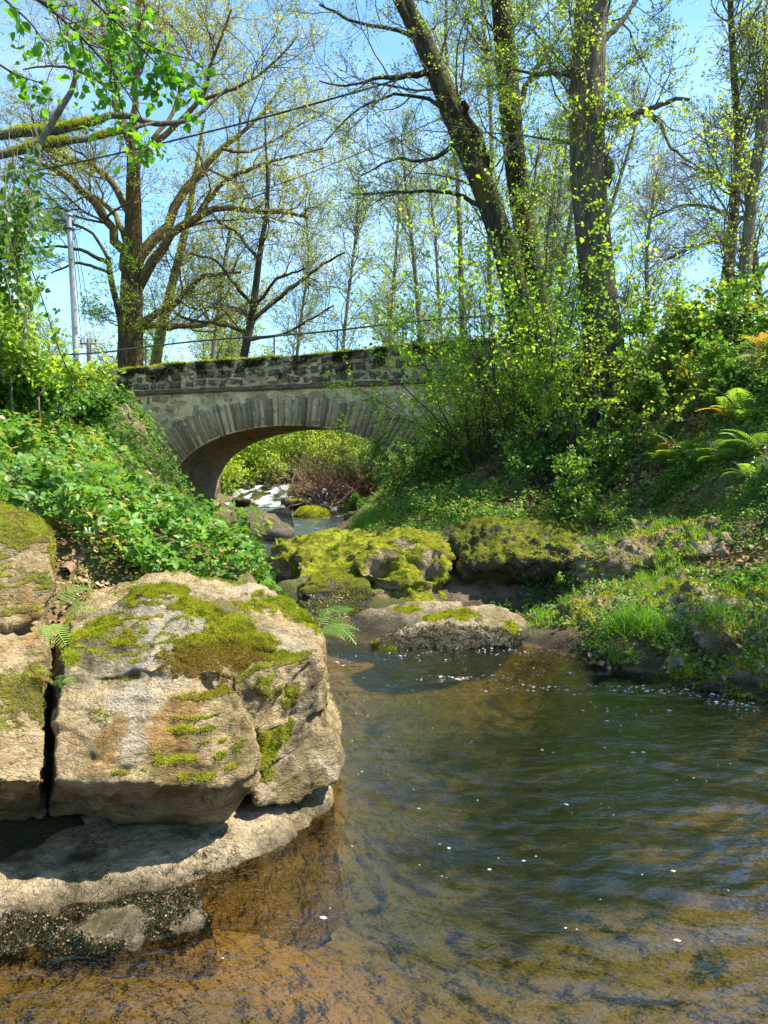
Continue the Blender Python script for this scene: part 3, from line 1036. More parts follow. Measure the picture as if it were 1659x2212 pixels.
weeds(slab, 9000, lambda v, n: (v[:, 2] < .10 + .06 * fbm(v * 3, 2)) * (v[:, 2] > -.03) * (n[:, 1] < .3), .06, 'hanging_weed', 1.0, w=.12)
# -- right bank rocks
h1 = [P(985, 1170, 9.5), P(1060, 1140, 9.5), P(1150, 1155, 9.2), P(1245, 1170, 8.7), P(1255, 1215, 8.5), P(1180, 1205, 8.7), P(1010, 1215, 9.0), P(1250, 1290, 9.3), P(1010, 1290, 9.6)]
h1b = [P(1050, 1250, 9.6), P(1200, 1250, 9.5), P(1200, 1330, 9.2), P(1050, 1330, 9.4)]
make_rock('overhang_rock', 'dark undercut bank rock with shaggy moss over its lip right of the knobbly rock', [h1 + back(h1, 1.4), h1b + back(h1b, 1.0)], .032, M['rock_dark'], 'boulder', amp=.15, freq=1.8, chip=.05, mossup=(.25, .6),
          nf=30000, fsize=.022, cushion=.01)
BR = [('bank_slab', 'mossy sloping bank slab above the bright grass tuft', [P(1220, 1310, 7.6), P(1410, 1225, 7.9), P(1570, 1215, 7.5), P(1480, 1310, 6.8), P(1290, 1365, 6.9)], 'rock_mid', 9000),
      ('pale_shelf', 'pale mossy shelf of rock high on the right bank among the leaf litter', [P(1240, 1190, 8.6), P(1420, 1135, 8.9), P(1590, 1115, 8.3), P(1570, 1180, 7.7), P(1360, 1225, 7.9)], 'rock_mid', 7000),
      ('tilted_shelf', 'tan tilted rock shelf under grass at the right picture edge', [P(1430, 1330, 6.9), P(1560, 1280, 6.9), P(1700, 1250, 6.8), P(1720, 1350, 6.0), P(1540, 1390, 6.2)], 'rock_mid', 6000),
      ('shore_rock', 'wet shore rock with green moss at the water line on the right edge', [P(1400, 1450, 6.3), P(1520, 1405, 6.3), P(1690, 1395, 6.0), P(1730, 1520, 5.35), P(1560, 1500, 5.7)], 'rock_mid', 7000),
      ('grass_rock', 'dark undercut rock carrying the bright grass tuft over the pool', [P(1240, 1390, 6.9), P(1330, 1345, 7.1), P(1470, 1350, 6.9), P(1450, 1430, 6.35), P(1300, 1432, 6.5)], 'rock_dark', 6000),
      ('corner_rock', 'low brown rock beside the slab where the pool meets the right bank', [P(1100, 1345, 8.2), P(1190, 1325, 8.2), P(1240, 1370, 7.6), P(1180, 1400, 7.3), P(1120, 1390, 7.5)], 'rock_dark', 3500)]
BANKROCKS = []
for nm, lb, q, mt, nf in BR:
    BANKROCKS.append(make_rock(nm, lb, [q + [(a[0] + .1, a[1] + .5, a[2] - .1) for a in q] + [(a[0] + .02, a[1] + .05, a[2] - .6) for a in q]], .03, M[mt], 'rock', amp=.13, freq=2.0, strata=.04, chip=.05,
              mossup=(.35, .7) if mt == 'rock_dark' else (.62, 1.05), nf=nf, fsize=.026))
i1 = [P(1275, 1480, 6.15), P(1330, 1466, 6.3), P(1400, 1470, 6.25), P(1412, 1492, 6.0), P(1340, 1502, 5.95), P(1280, 1496, 6.0)]
i1 = [q + (0, 0, .05) for q in i1]
islet = make_rock('weed_rock', 'low weed covered rock just breaking the water near the right bank', [i1 + [(q[0], q[1], -.15) for q in i1]], .022, M['rock_dark'], 'rock', amp=.03, freq=3, mossup=None)
weeds(islet, 3500, lambda v, n: (v[:, 2] > -.02) * 1.0, .03)
# -- rocks of the upper stream
j1 = [P(470, 1130, 16.5), P(540, 1112, 16.6), P(590, 1118, 16.4), P(635, 1150, 15.8), P(600, 1166, 15.3), P(480, 1170, 15.3), P(420, 1160, 16)]
make_rock('pier_rock', 'dark rock below the left bridge pier at the water', [j1 + back(j1, 1.2) + [(q[0], q[1], 0) for q in j1]], .05, M['rock_dark'], 'rock', amp=.08, freq=1.6, mossup=(.9, 1.2))
j2 = [P(570, 1110, 18.6), P(640, 1098, 18.8), P(690, 1120, 18.4), P(640, 1150, 17.4), P(590, 1135, 17.8)]
make_rock('tan_rock', 'sunlit tan rock with a square dark stone behind the dark pier rock', [[P(575, 1105, 19.2), P(625, 1096, 19.4), P(640, 1150, 18), P(560, 1140, 18.4), P(600, 1150, 17.8)] + [P(590, 1105, 20), P(620, 1150, 20)]], .05, M['rock_shelf'], 'rock', amp=.06, freq=1.6, mossup=None)
j3 = [P(634, 1118, 22), P(650, 1102, 22), P(680, 1096, 22.2), P(705, 1105, 22), P(712, 1120, 21.6), P(680, 1126, 21.4)]
make_rock('islet_rock', 'small round mossy rock in the white water under the arch', [j3 + back(j3, .8) + [(q[0], q[1], 0) for q in j3]], .045, M['rock_mid'], 'rock', amp=.06, freq=2, mossup=(.1, .5), nf=4000, fsize=.05)
k = 0
for (px, py, Y, r, lb) in ((520, 1085, 25.5, .3, 'dark stone at the foot of the white chute'), (640, 1085, 26.3, .45, 'mossy stone at the right foot of the white chute'), (655, 1068, 28.5, .5, 'dark rock where the brown brambles meet the weir'),
                           (760, 1118, 20.5, .22, 'flat stone in the rapids right of the islet rock')):
    c = P(px, py, Y)
    pc = [c + r * q * (1.3, 1, .6) for q in nrm(rng.normal(size=(18, 3)))]
    make_rock('stream_stone', lb, [pc], .05, M['rock_dark' if k % 2 == 0 else 'rock_mid'], 'stone', amp=.06, freq=2, mossup=(.5, .9))
    k += 1

# foam flecks drifting on the pool
mb = MB()
N = 12000
u = rng.random((N, 2))
x = -.6 + 3.6 * u[:, 0]; y = 2.6 + 4.6 * u[:, 1]
band = np.exp(-((y - (6.55 - .42 * np.clip(x, -1, 3) - .10 * np.sin(x * 2.5))) / .22) ** 2) + .35 * np.exp(-((y - 6.9) / .18) ** 2) * (x > -.3) + .05
streak = .5 + .9 * fbm(np.stack([x * 1.5, y * 3.2, 0 * x], 1), 3)
keep = rng.random(N) < .95 * band * sstep(.35, .95, streak)
keep |= rng.random(N) < .0006
x, y = x[keep], y[keep]
keep = H(x, y) < -.06
x, y = x[keep], y[keep]
ang = np.linspace(0, 2 * math.pi, 7)[:-1]
disc = np.stack([np.cos(ang), np.sin(ang), 0 * ang], 1)
dome = np.concatenate([disc, disc * .6 + (0, 0, .35)])
df = [(i, (i + 1) % 6, 6 + (i + 1) % 6, 6 + i) for i in range(6)]
N = len(x)
pos = np.stack([x, y, water_z(x, y) + .001], 1)
sz = .003 + .008 * rng.random(N) ** 3.5
sc = np.stack([sz * (1 + rng.random(N)), sz, sz * .8], 1)
scatter(mb, dome, np.array(df), pos, np.tile((0, 0, 1.), (N, 1)), np.stack([rng.normal(size=N) * .4, rng.normal(size=N), 0 * x], 1), sc, rng.random(N))
scatter(mb, dome[6:], np.array([(0, 1, 2, 3), (0, 3, 4, 5)]), pos, np.tile((0, 0, 1.), (N, 1)), np.tile((0, 1., 0), (N, 1)), sc, rng.random(N))
foam = mb.build('foam', m_simple('foam_bubbles', (.50, .51, .49), (.30, .31, .30), 60, .5, .4))
tag(foam, 'white foam flecks drifting in a curved line over the dark pool', 'foam', kind='stuff')

# ------------------------------------------------------------------ bridge
BO = np.array((-6.0, 20.4)); BD = np.array((.961, -.276)); BD = BD / np.linalg.norm(BD)
BN = np.array((-BD[1], BD[0]))        # away from the camera
BW = 2.5                              # width


def B(s, n, z):
    s = np.asarray(s, float); n = np.asarray(n, float); z = np.asarray(z, float)
    s, n, z = np.broadcast_arrays(s, n, z)
    return np.stack([BO[0] + s * BD[0] + n * BN[0], BO[1] + s * BD[1] + n * BN[1], z], -1)


def s_of(px, n=0.0):
    """where the pixel column px meets the vertical plane n of the bridge"""
    q = (px - 829.5) / FPX * 1.0
    o = B(0, n, 0)
    return (q * o[1] - o[0]) / (BD[0] - q * BD[1])


def z_of(px, py):
    s = s_of(px)
    return s, P(px, py, B(s, 0, 0)[1])[2]


SC = s_of(622)
AA = SC - s_of(376)
_zc = z_of(622, 919)[1]
ASP = 1.15
AB = _zc - ASP
S0, S1 = s_of(120), s_of(1130)
_s1, _z1 = z_of(240, 800); _s2, _z2 = z_of(920, 744)
_s3, _z3 = z_of(330, 850); _s4, _z4 = z_of(820, 829)


def ztop(s):
    return _z1 + (_z2 - _z1) * (s - _s1) / (_s2 - _s1) + .025 * np.sin(s * 1.1)


def zstr(s):
    return _z3 + (_z4 - _z3) * (s - _s3) / (_s4 - _s3)


def m_masonry(name, mortar, stone1, stone2, amount, scale, stainz=None):
    t = NT(name)
    p0 = t.pos((1, 1, 2.1), (0, 0, R(16)))
    wv = t.n('ShaderNodeTexNoise'); wv.inputs['Scale'].default_value = 4.5; wv.inputs['Detail'].default_value = 4
    t.l(p0, wv.inputs['Vector'])
    vm = t.n('ShaderNodeVectorMath', operation='MULTIPLY_ADD')
    t.l(wv.outputs['Color'], vm.inputs[0]); vm.inputs[1].default_value = (.34, .34, .34); t.l(p0, vm.inputs[2])
    p = vm.outputs[0]
    e = t.voro(p, scale, 'DISTANCE_TO_EDGE')
    v2 = t.n('ShaderNodeTexVoronoi'); v2.inputs['Scale'].default_value = scale
    t.l(p, v2.inputs['Vector'])
    sepc = t.n('ShaderNodeSeparateColor'); t.l(v2.outputs['Color'], sepc.inputs[0])
    n1 = t.noise(t.pos(), 9, 6, .7)
    n2 = t.noise(t.pos((1, 1, .5)), 1.3, 5, .6)
    n3 = t.noise(t.pos(), 34, 4, .7)
    st = t.mix(sepc.outputs[0], stone1, stone2)
    st = t.mix(t.ramp(n3, .5, .7, 0, .3), st, (.07, .055, .035))
    mo = t.mix(t.ramp(n1, .4, .65, 0, .6), mortar, tuple(x * .6 for x in mortar))
    k = t.ramp(t.math('ADD', e, t.math('MULTIPLY', t.math('SUBTRACT', n1, .5), .25)), .04, .12)
    k = t.math('MULTIPLY', k, t.ramp(sepc.outputs[1], 1 - amount - .1, 1 - amount + .1))
    col = t.mix(k, mo, st)
    col = t.mix(t.ramp(n2, .52, .68, 0, .4), col, (.11, .09, .05))
    if stainz:
        g = t.n('ShaderNodeNewGeometry')
        sp = t.n('ShaderNodeSeparateXYZ'); t.l(g.outputs['Position'], sp.inputs[0])
        zz = t.math('ADD', sp.outputs['Z'], t.math('MULTIPLY', t.math('SUBTRACT', t.noise(t.pos((1, 1, .4)), 3.5, 5, .7), .5), 1.3))
        col = t.mix(t.ramp(zz, stainz[0], stainz[1], 0, .92), col, (.022, .024, .012))
    h = t.math('ADD', t.math('MULTIPLY', k, -.5), t.math('ADD', n1, t.math('MULTIPLY', n3, .5)))
    return t.done(t.principled(col, .92, .15, t.bump(h, 1.0, .06)))


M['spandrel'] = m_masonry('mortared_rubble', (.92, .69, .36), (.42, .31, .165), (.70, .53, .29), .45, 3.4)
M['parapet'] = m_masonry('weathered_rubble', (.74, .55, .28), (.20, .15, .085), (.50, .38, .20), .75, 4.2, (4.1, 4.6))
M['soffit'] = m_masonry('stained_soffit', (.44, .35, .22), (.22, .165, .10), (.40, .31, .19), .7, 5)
M['stone'] = m_simple('grey_stone', (.10, .085, .06), (.30, .25, .17), 14, .9, .15, .9, .05)
M['iron'] = m_simple('painted_iron', (.035, .04, .04), (.07, .07, .065), 30, .5, .4)
M['blackmoss'] = m_leaf('black_moss', (.015, .018, .006), (.05, .055, .012), (.10, .10, .015), trans=.1, rough=.8, spec=.1)

br = thing('stone_bridge', B(SC, 0, .2), 'old stone arch bridge with mossy parapet and thin iron railing over the stream', 'bridge')


def arch_z(s):
    q = np.clip(1 - ((np.asarray(s, float) - SC) / AA) ** 2, 0, 1)
    return ASP + AB * np.sqrt(q)


# spandrel walls: dense grid sheet with arch hole, front and back, plus soffit, displaced
def wall_sheet(mb, n, flip):
    # outer columns
    def strip(sa, zlo, zhi, nz):
        sa = np.asarray(sa)
        v = np.empty((len(sa), nz, 3))
        for j in range(nz):
            tt = j / (nz - 1)
            v[:, j] = B(sa, n, zlo + (zhi - zlo) * tt)
        rgh = .014 * fbm(v.reshape(-1, 3) * (2.6, 2.6, 5.2), 3).reshape(len(sa), nz)
        edge = np.zeros_like(rgh) + 1.0
        v[..., 0] += BN[0] * rgh * edge; v[..., 1] += BN[1] * rgh * edge
        idx = np.arange(len(sa) * nz).reshape(len(sa), nz)
        f = np.stack([idx[:-1, :-1], idx[1:, :-1], idx[1:, 1:], idx[:-1, 1:]], -1).reshape(-1, 4)
        if flip:
            f = f[:, ::-1]
        mb.add(v.reshape(-1, 3), f)
    a = np.linspace(S0, SC - AA, 90)
    strip(a, np.full(90, -.4), zstr(a), 90)
    th = np.linspace(math.pi, 0, 140)
    a = SC + AA * np.cos(th)
    strip(a, ASP + AB * np.sin(th), zstr(a), 46)
    a = np.linspace(SC + AA, S1, 90)
    strip(a, np.full(90, -.4), zstr(a), 90)


mb = MB()
wall_sheet(mb, 0.0, False)
wall_sheet(mb, BW, True)
# deck between
a = np.linspace(S0, S1, 60)
v = np.stack([B(a, .0, zstr(a) - .02), B(a, BW, zstr(a) - .02)], 1)
idx = np.arange(120).reshape(60, 2)
mb.add(v, np.stack([idx[:-1, 0], idx[1:, 0], idx[1:, 1], idx[:-1, 1]], -1))
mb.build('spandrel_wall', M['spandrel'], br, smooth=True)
# soffit with abutments
mb = MB()
th = np.linspace(math.pi, 0, 90)
prof = [(SC - AA, -.4 + .3 * i / 1) for i in range(0)]
ps = np.concatenate([np.full(14, SC - AA), SC + AA * np.cos(th), np.full(14, SC + AA)])
pz = np.concatenate([np.linspace(-.4, ASP - .03, 14), ASP + AB * np.sin(th), np.linspace(ASP - .03, -.4, 14)])
nn = np.linspace(0.0, BW, 40)
v = B(ps[:, None], nn[None, :], pz[:, None])
rgh = .035 * fbm(v.reshape(-1, 3) * 4, 3).reshape(len(ps), 40) * np.minimum(1, np.minimum(np.arange(40), np.arange(40)[::-1]) / 3)[None]
v[..., 2] += rgh
v[..., 0] += rgh * BD[0] * np.sign(SC - ps)[:, None]
idx = np.arange(len(ps) * 40).reshape(len(ps), 40)
mb.add(v.reshape(-1, 3), np.stack([idx[:-1, :-1], idx[1:, :-1], idx[1:, 1:], idx[:-1, 1:]], -1).reshape(-1, 4))
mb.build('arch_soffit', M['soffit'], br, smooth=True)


def stone_block(mb, c8, seed):
    """irregular stone from 8 corners ((s,n,z)): subdivided and roughened"""
    g = np.array((0, .07, .5, .93, 1.0))
    U, V_ = np.meshgrid(g, g)
    c = np.array(c8)                                   # front quad 0..3, back quad 4..7
    fr = ((1 - U)[..., None] * (1 - V_)[..., None] * c[0] + U[..., None] * (1 - V_)[..., None] * c[1] + U[..., None] * V_[..., None] * c[2] + (1 - U)[..., None] * V_[..., None] * c[3])
    rim = np.minimum(np.minimum(U, 1 - U), np.minimum(V_, 1 - V_))
    q = fr.copy()
    dep = (c[4] - c[0])
    q = q + dep * (1 - sstep(0, .06, rim))[..., None]
    w = B(q[..., 0], q[..., 1], q[..., 2])
    nz = fbm(w.reshape(-1, 3) * 9 + seed, 3).reshape(5, 5)
    w[..., 0] += BN[0] * nz * .03; w[..., 1] += BN[1] * nz * .03
    w[..., 2] += .02 * fbm(w.reshape(-1, 3) * 5 + seed + 40, 2).reshape(5, 5)
    idx = np.arange(25).reshape(5, 5)
    mb.add(w.reshape(-1, 3), np.stack([idx[:-1, :-1], idx[:-1, 1:], idx[1:, 1:], idx[1:, :-1]], -1).reshape(-1, 4), rng.random())


def ashlar(name, lum):
    t = NT(name)
    r = t.attr('rnd')
    n1 = t.noise(t.pos(), 11, 6, .7)
    n2 = t.noise(t.pos(), 40, 3, .7)
    col = t.mix(r, tuple(x * lum for x in (.27, .20, .115)), tuple(x * lum for x in (.68, .52, .29)))
    col = t.mix(t.ramp(n1, .48, .68, 0, .5), col, (.08, .064, .04))
    col = t.mix(t.ramp(n2, .56, .66, 0, .6), col, (.42, .38, .28))
    return t.done(t.principled(col, .9, .15, t.bump(t.math('ADD', n1, n2), 1.0, .05)))


M['ring'] = ashlar('voussoir_stone', .95)
M['rubble'] = ashlar('rubble_stone', 1.15)
# voussoirs
mb = MB()
nv = 58
edges = np.linspace(math.pi * .985, math.pi * .015, nv + 1)
for i in range(nv):
    t0, t1 = edges[i], edges[i + 1]
    gap = (t0 - t1) * (.30 + .25 * rng.random())
    t0 -= gap * rng.random(); t1 += gap * rng.random()
    dep = .60 + .14 * rng.random() + .34 * abs(math.cos(.5 * (t0 + t1))) ** 1.5
    pr = -.03 - .035 * rng.random()
    c = []
    for (tt, k_) in ((t0, -.015), (t1, -.015), (t1, dep), (t0, dep)):
        nrm2 = np.array((math.cos(tt) / AA, math.sin(tt) / AB)); nrm2 /= np.linalg.norm(nrm2)
        # lean the joints toward the true radial of a flatter curve
        c.append((SC + AA * math.cos(tt) + nrm2[0] * k_, pr, ASP + AB * math.sin(tt) + nrm2[1] * k_))
    stone_block(mb, c + [(q[0], .10, q[2]) for q in c], i * 3.1)
mb.build('arch_ring', M['ring'], br, smooth=True)


def rubble(mb, s0, s1, zlo, zhi, hmin, hmax, lmin, lmax, skip, proud, keep=None):
    smid = .5 * (s0 + s1)
    t = 0.0
    while t < 1:
        hh = hmin + (hmax - hmin) * rng.random()
        zspan = zhi(smid) - zlo(smid)
        t2 = min(1.0, t + hh / zspan)
        s = s0 + .3 * rng.random()
        while s < s1:
            L = lmin + (lmax - lmin) * rng.random() ** 1.4
            sc_ = s + L / 2
            za, zb = zlo(sc_) + t * (zhi(sc_) - zlo(sc_)), zlo(sc_) + t2 * (zhi(sc_) - zlo(sc_))
            if rng.random() > skip and (keep is None or keep(s, s + L, za, zb)):
                j = .035
                a0, a1 = s + .015 + j * rng.random(), s + L - .015 - j * rng.random()
                b0, b1 = za + .012 + j * rng.random() * .8, zb - .012 - j * rng.random() * .8
                if b1 - b0 > .03 and a1 - a0 > .05:
                    pr = -proud * (.3 + rng.random())
                    sk = .03 * rng.normal(size=8)
                    c = [(a0 + sk[0], pr, b0 + sk[1] * .6), (a1 + sk[2], pr, b0 + sk[3] * .6), (a1 + sk[4], pr, b1 + sk[5] * .6), (a0 + sk[6], pr, b1 + sk[7] * .6)]
                    stone_block(mb, c + [(q[0], .10, q[2]) for q in c], s * 7.7 + za * 3)
            s += L
        t = t2


def clear_ring(a, b, za, zb):
    m = .5 * (a + b)
    q = ((m - SC) / (AA + .8)) ** 2
    if abs(m - SC) < AA + .8:
        return za > ASP + (AB + .7) * math.sqrt(max(0, 1 - q)) - .05
    return True


mb = MB()
rubble(mb, S0, S1, lambda s: -.2 + 0 * s, lambda s: zstr(s) - .05, .10, .24, .16, .55, .62, .012, clear_ring)
mb.build('wall_stones', M['rubble'], br, smooth=True)
# parapet
mb = MB()
a = np.linspace(S0, S1, 240)
for (n0, n1) in ((-.03, .32), (BW - .32, BW + .03)):
    zb, zt = zstr(a) + .07, ztop(a) - .0
    rows = []
    nz = 30
    for j in range(nz):
        rows.append(B(a, n0, zb + (zt - zb) * j / (nz - 1)))
    for j in range(1, 6):
        rows.append(B(a, n0 + (n1 - n0) * j / 5, zt))
    for j in range(1, 8):
        rows.append(B(a, n1, zt + (zb - zt) * j / 7))
    v = np.stack(rows, 1)
    nz_ = v.shape[1]
    fl = v.reshape(-1, 3)
    fl = fl + np.stack([BN[0] * .03 * fbm(fl * (3, 3, 6), 3), BN[1] * .03 * fbm(fl * (3, 3, 6), 3), .03 * fbm(fl * 2.1 + 8, 3) * (fl[:, 2] > 4)], 1)
    idx = np.arange(len(a) * nz_).reshape(len(a), nz_)
    mb.add(fl, np.stack([idx[:-1, :-1], idx[1:, :-1], idx[1:, 1:], idx[:-1, 1:]], -1).reshape(-1, 4))
par = mb.build('parapet', M['parapet'], br, smooth=True)
mb = MB()
rubble(mb, S0, S1, lambda s: zstr(s) + .08, lambda s: ztop(s) - .03, .13, .24, .18, .5, .12, .02)
for v_ in mb.v:
    v_[:, 0] += -.03 * BN[0]; v_[:, 1] += -.03 * BN[1]
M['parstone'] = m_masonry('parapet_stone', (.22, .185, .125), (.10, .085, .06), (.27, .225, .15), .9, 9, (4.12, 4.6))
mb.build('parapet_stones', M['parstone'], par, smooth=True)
# string course
mb = MB()
a = np.linspace(S0, S1, 200)
sec = [(-.03, -.045), (-.07, -.04), (-.08, .01), (-.07, .055), (-.02, .065)]
v = np.stack([B(a, n_, zstr(a) + z_) for n_, z_ in sec], 1)
fl = v.reshape(-1, 3)
fl = fl + np.stack([BN[0] * .025 * fbm(fl * 5, 3), BN[1] * .025 * fbm(fl * 5, 3), .02 * fbm(fl * 4, 3)], 1)
idx = np.arange(len(a) * 5).reshape(len(a), 5)
mb.add(fl, np.stack([idx[:-1, :-1], idx[1:, :-1], idx[1:, 1:], idx[:-1, 1:]], -1).reshape(-1, 4))
mb.build('string_course', m_masonry('string_stone', (.22, .18, .10), (.10, .085, .055), (.2, .16, .1), .8, 5), br, smooth=True)
# moss on the coping and hanging black moss
N = 26000
s = S0 + (S1 - S0) * rng.random(N)
n_ = -.05 + .40 * rng.random(N)
p = B(s, n_, ztop(s) + .01)
cl = fbm(p * (1.6, 1.6, 1), 3)
k_ = cl + .25 * rng.normal(size=N) > -.22
p = p[k_]; p[:, 2] += .03 * np.clip(cl[k_] + .3, 0, 1)
fuzz('coping_moss', p, np.tile((0, 0, 1.), (len(p), 1)), M['moss'], par, .055, np.clip(.45 + .6 * fbm(p * 3, 2) + .2 * rng.normal(size=len(p)), 0, .96), bend=.7)
N = 30000
s = S0 + (S1 - S0) * rng.random(N)
dz = rng.random(N) ** 1.6 * .55
p = B(s, -.065, ztop(s) - dz)
k_ = fbm(np.stack([s * 2.2, dz * 3.0, 0 * s], 1), 3) > -.02 + .75 * dz
p = p[k_]
fuzz('hanging_moss', p, np.tile((-BN[0], -BN[1], 0.), (len(p), 1)), M['blackmoss'], par, .06, None, bend=.8, up=-.2)
# railing
rl = MB()


def rail_z(s):
    return ztop(s) + .56


a = np.linspace(s_of(110), S1, 60)
zr = rail_z(a) - .02 * (a < -1)
tubes(rl, B(a, .2, zr)[None], np.full((1, 60), .024), 6)
rail = rl.build('railing', M['iron'], br, smooth=True)
for px in (320, 463, 595, 730, 870):
    s = s_of(px, .2)
    pm = MB()
    tubes(pm, np.stack([B(s, .2, ztop(s) - .1), B(s, .2, rail_z(s))])[None], np.full((1, 2), .022), 6)
    pm.build('rail_post', M['iron'], rail)
# road behind the parapet
mb = MB()
a = np.linspace(-40, 40, 80)
v = np.stack([B(a, .3, zstr(np.clip(a, S0, S1)) + .03), B(a, BW - .3, zstr(np.clip(a, S0, S1)) + .03)], 1)
idx = np.arange(160).reshape(80, 2)
mb.add(v, np.stack([idx[:-1, 0], idx[1:, 0], idx[1:, 1], idx[:-1, 1]], -1))
tag(mb.build('road', m_simple('road_gravel', (.10, .09, .075), (.18, .16, .13), 30)), kind='structure')

# ------------------------------------------------------------------ vegetation helpers


def perp(t):
    r_ = rng.normal(size=t.shape)
    return nrm(r_ - t * np.sum(r_ * t, -1, keepdims=True))


def grow(paths, radii, n, L, ang=(35, 65), k=7, wig=.16, up=.05, tr=(.25, 1.0), rs=.5, rmin=.004, flat=0.0):
    """n children spread over the parent paths; L = (min,max) length in m"""
    N, kk, _ = paths.shape
    plen = np.linalg.norm(np.diff(paths, axis=1), axis=2).sum(1)
    i = rng.choice(N, n, p=plen / plen.sum())
    t = tr[0] + (tr[1] - tr[0]) * rng.random(n)
    f = t * (kk - 1)
    a = np.minimum(f.astype(int), kk - 2)
    w = (f - a)[:, None]
    st = paths[i, a] * (1 - w) + paths[i, a + 1] * w
    tan = nrm(paths[i, a + 1] - paths[i, a])
    r0 = radii[i, a] * (1 - w[:, 0]) + radii[i, a + 1] * w[:, 0]
    an = np.radians(ang[0] + (ang[1] - ang[0]) * rng.random(n))[:, None]
    d = tan * np.cos(an) + perp(tan) * np.sin(an)
    d[:, 2] = d[:, 2] * (1 - flat) + up
    d = nrm(d)
    ln = (L[0] + (L[1] - L[0]) * rng.random(n)) * (1.15 - .55 * t)
    out = np.empty((n, k, 3))
    out[:, 0] = st
    stp = (ln / (k - 1))[:, None]
    for j in range(1, k):
        d = nrm(d + wig * rng.normal(size=d.shape) + np.array((0, 0, up * .35)))
        out[:, j] = out[:, j - 1] + d * stp
    rr = np.maximum(np.minimum(r0 * rs, ln * .016), rmin)[:, None] * np.linspace(1, .3, k)[None]
    return out, np.maximum(rr, rmin * .55)


def leaves_on(mb, paths, per, size, tmpl=LEAF4, tr=(.2, 1.0), spread=.04, up=.5, droop=0.0, cl=None, aspect=1.0, sunny=None):
    N, kk, _ = paths.shape
    n = int(N * per)
    i = rng.integers(0, N, n)
    t = tr[0] + (tr[1] - tr[0]) * rng.random(n)
    f = t * (kk - 1)
    a = np.minimum(f.astype(int), kk - 2)
    w = (f - a)[:, None]
    p = paths[i, a] * (1 - w) + paths[i, a + 1] * w + spread * rng.normal(size=(n, 3))
    tan = nrm(paths[i, a + 1] - paths[i, a])
    nor = nrm(rng.normal(size=(n, 3)) * .8 + np.array((0, 0, up)))
    fw = nrm(tan * .5 + rng.normal(size=(n, 3)) * .8 + np.array((0, 0, -droop)))
    sc = size * (.55 + .75 * rng.random(n))
    rnd = np.clip((.5 if cl is None else cl) + .55 * fbm(p * .9, 2) + .22 * rng.normal(size=n), 0, 1)
    scatter(mb, tmpl[0], tmpl[1], p, nor, fw, np.stack([sc * aspect, sc, sc], 1), rnd)


def px_path(pts, Y, dy=0.0, wob=.0, k=None):
    """[(px,py,radius_px)...] -> points and radii; depth drifts by dy along the way"""
    pts = [q if len(q) == 3 else (q[0], q[1], 3) for q in pts]
    n = len(pts)
    P3 = np.array([np.append(P(q[0], q[1], Y + dy * (j / max(1, n - 1)) ** 1.3), q[2] * (Y + dy * j / max(1, n - 1)) / FPX) for j, q in enumerate(pts)])
    if k:
        P3 = resample(P3, k)
    return P3


class Tree:
    def __init__(self, name, label, base, bark, cat='tree', group=None, leaf='springleaf'):
        self.o = thing(name, base, label, cat, group)
        self.bark, self.leaf = bark, leaf
        self.tm, self.bm_, self.lm = MB(), MB(), MB()

    def trunk(self, pts3, sides=12, k=28, rough=.06):
        q = resample(pts3, k)
        n0 = self.tm.n
        tubes(self.tm, q[None, :, :3], q[None, :, 3], sides)
        v = self.tm.v[-1]
        c = np.repeat(q[:, :3], sides, 0)
        d = v - c
        s = 1 + rough * fbm(v * 1.2 / max(.05, q[:, 3].max()), 3)[:, None] + rough * .5 * fbm(v * (8, 8, 1.5), 2)[:, None]
        self.tm.v[-1] = (c + d * s).astype(np.float32)
        return q[None, :, :3], q[None, :, 3]

    def limbs(self, lst, k=14, sides=7):
        qs = np.stack([resample(q, k) for q in lst])
        for q in qs:
            rough = .06
            q[1:-1, :3] += q[1:-1, 3:4] * .35 * rng.normal(size=(k - 2, 3))
        tubes(self.bm_, qs[..., :3], qs[..., 3], sides)
        return qs[..., :3], qs[..., 3]

    def add(self, paths, radii, sides=3):
        tubes(self.bm_, paths, radii, sides)

    def finish(self, twig='twig', leafmat=None, tname='trunk'):
        if self.tm.n:
            self.tm.build(tname, M[self.bark], self.o, smooth=True)
        if self.bm_.n:
            self.bm_.build('branches', M[twig], self.o, smooth=True)
        if self.lm.n:
            self.lm.build('crown', M[leafmat or self.leaf], self.o)
        return self.o


def cat_paths(*prs):
    k = 9
    P_, R_ = [], []
    for p, r in prs:
        N, kk, _ = p.shape
        f = np.linspace(0, kk - 1, k)
        a = np.minimum(f.astype(int), kk - 2)
        w = (f - a)
        P_.append(p[:, a] * (1 - w)[None, :, None] + p[:, a + 1] * w[None, :, None])
        R_.append(r[:, a] * (1 - w)[None] + r[:, a + 1] * w[None])
    return np.concatenate(P_), np.concatenate(R_)


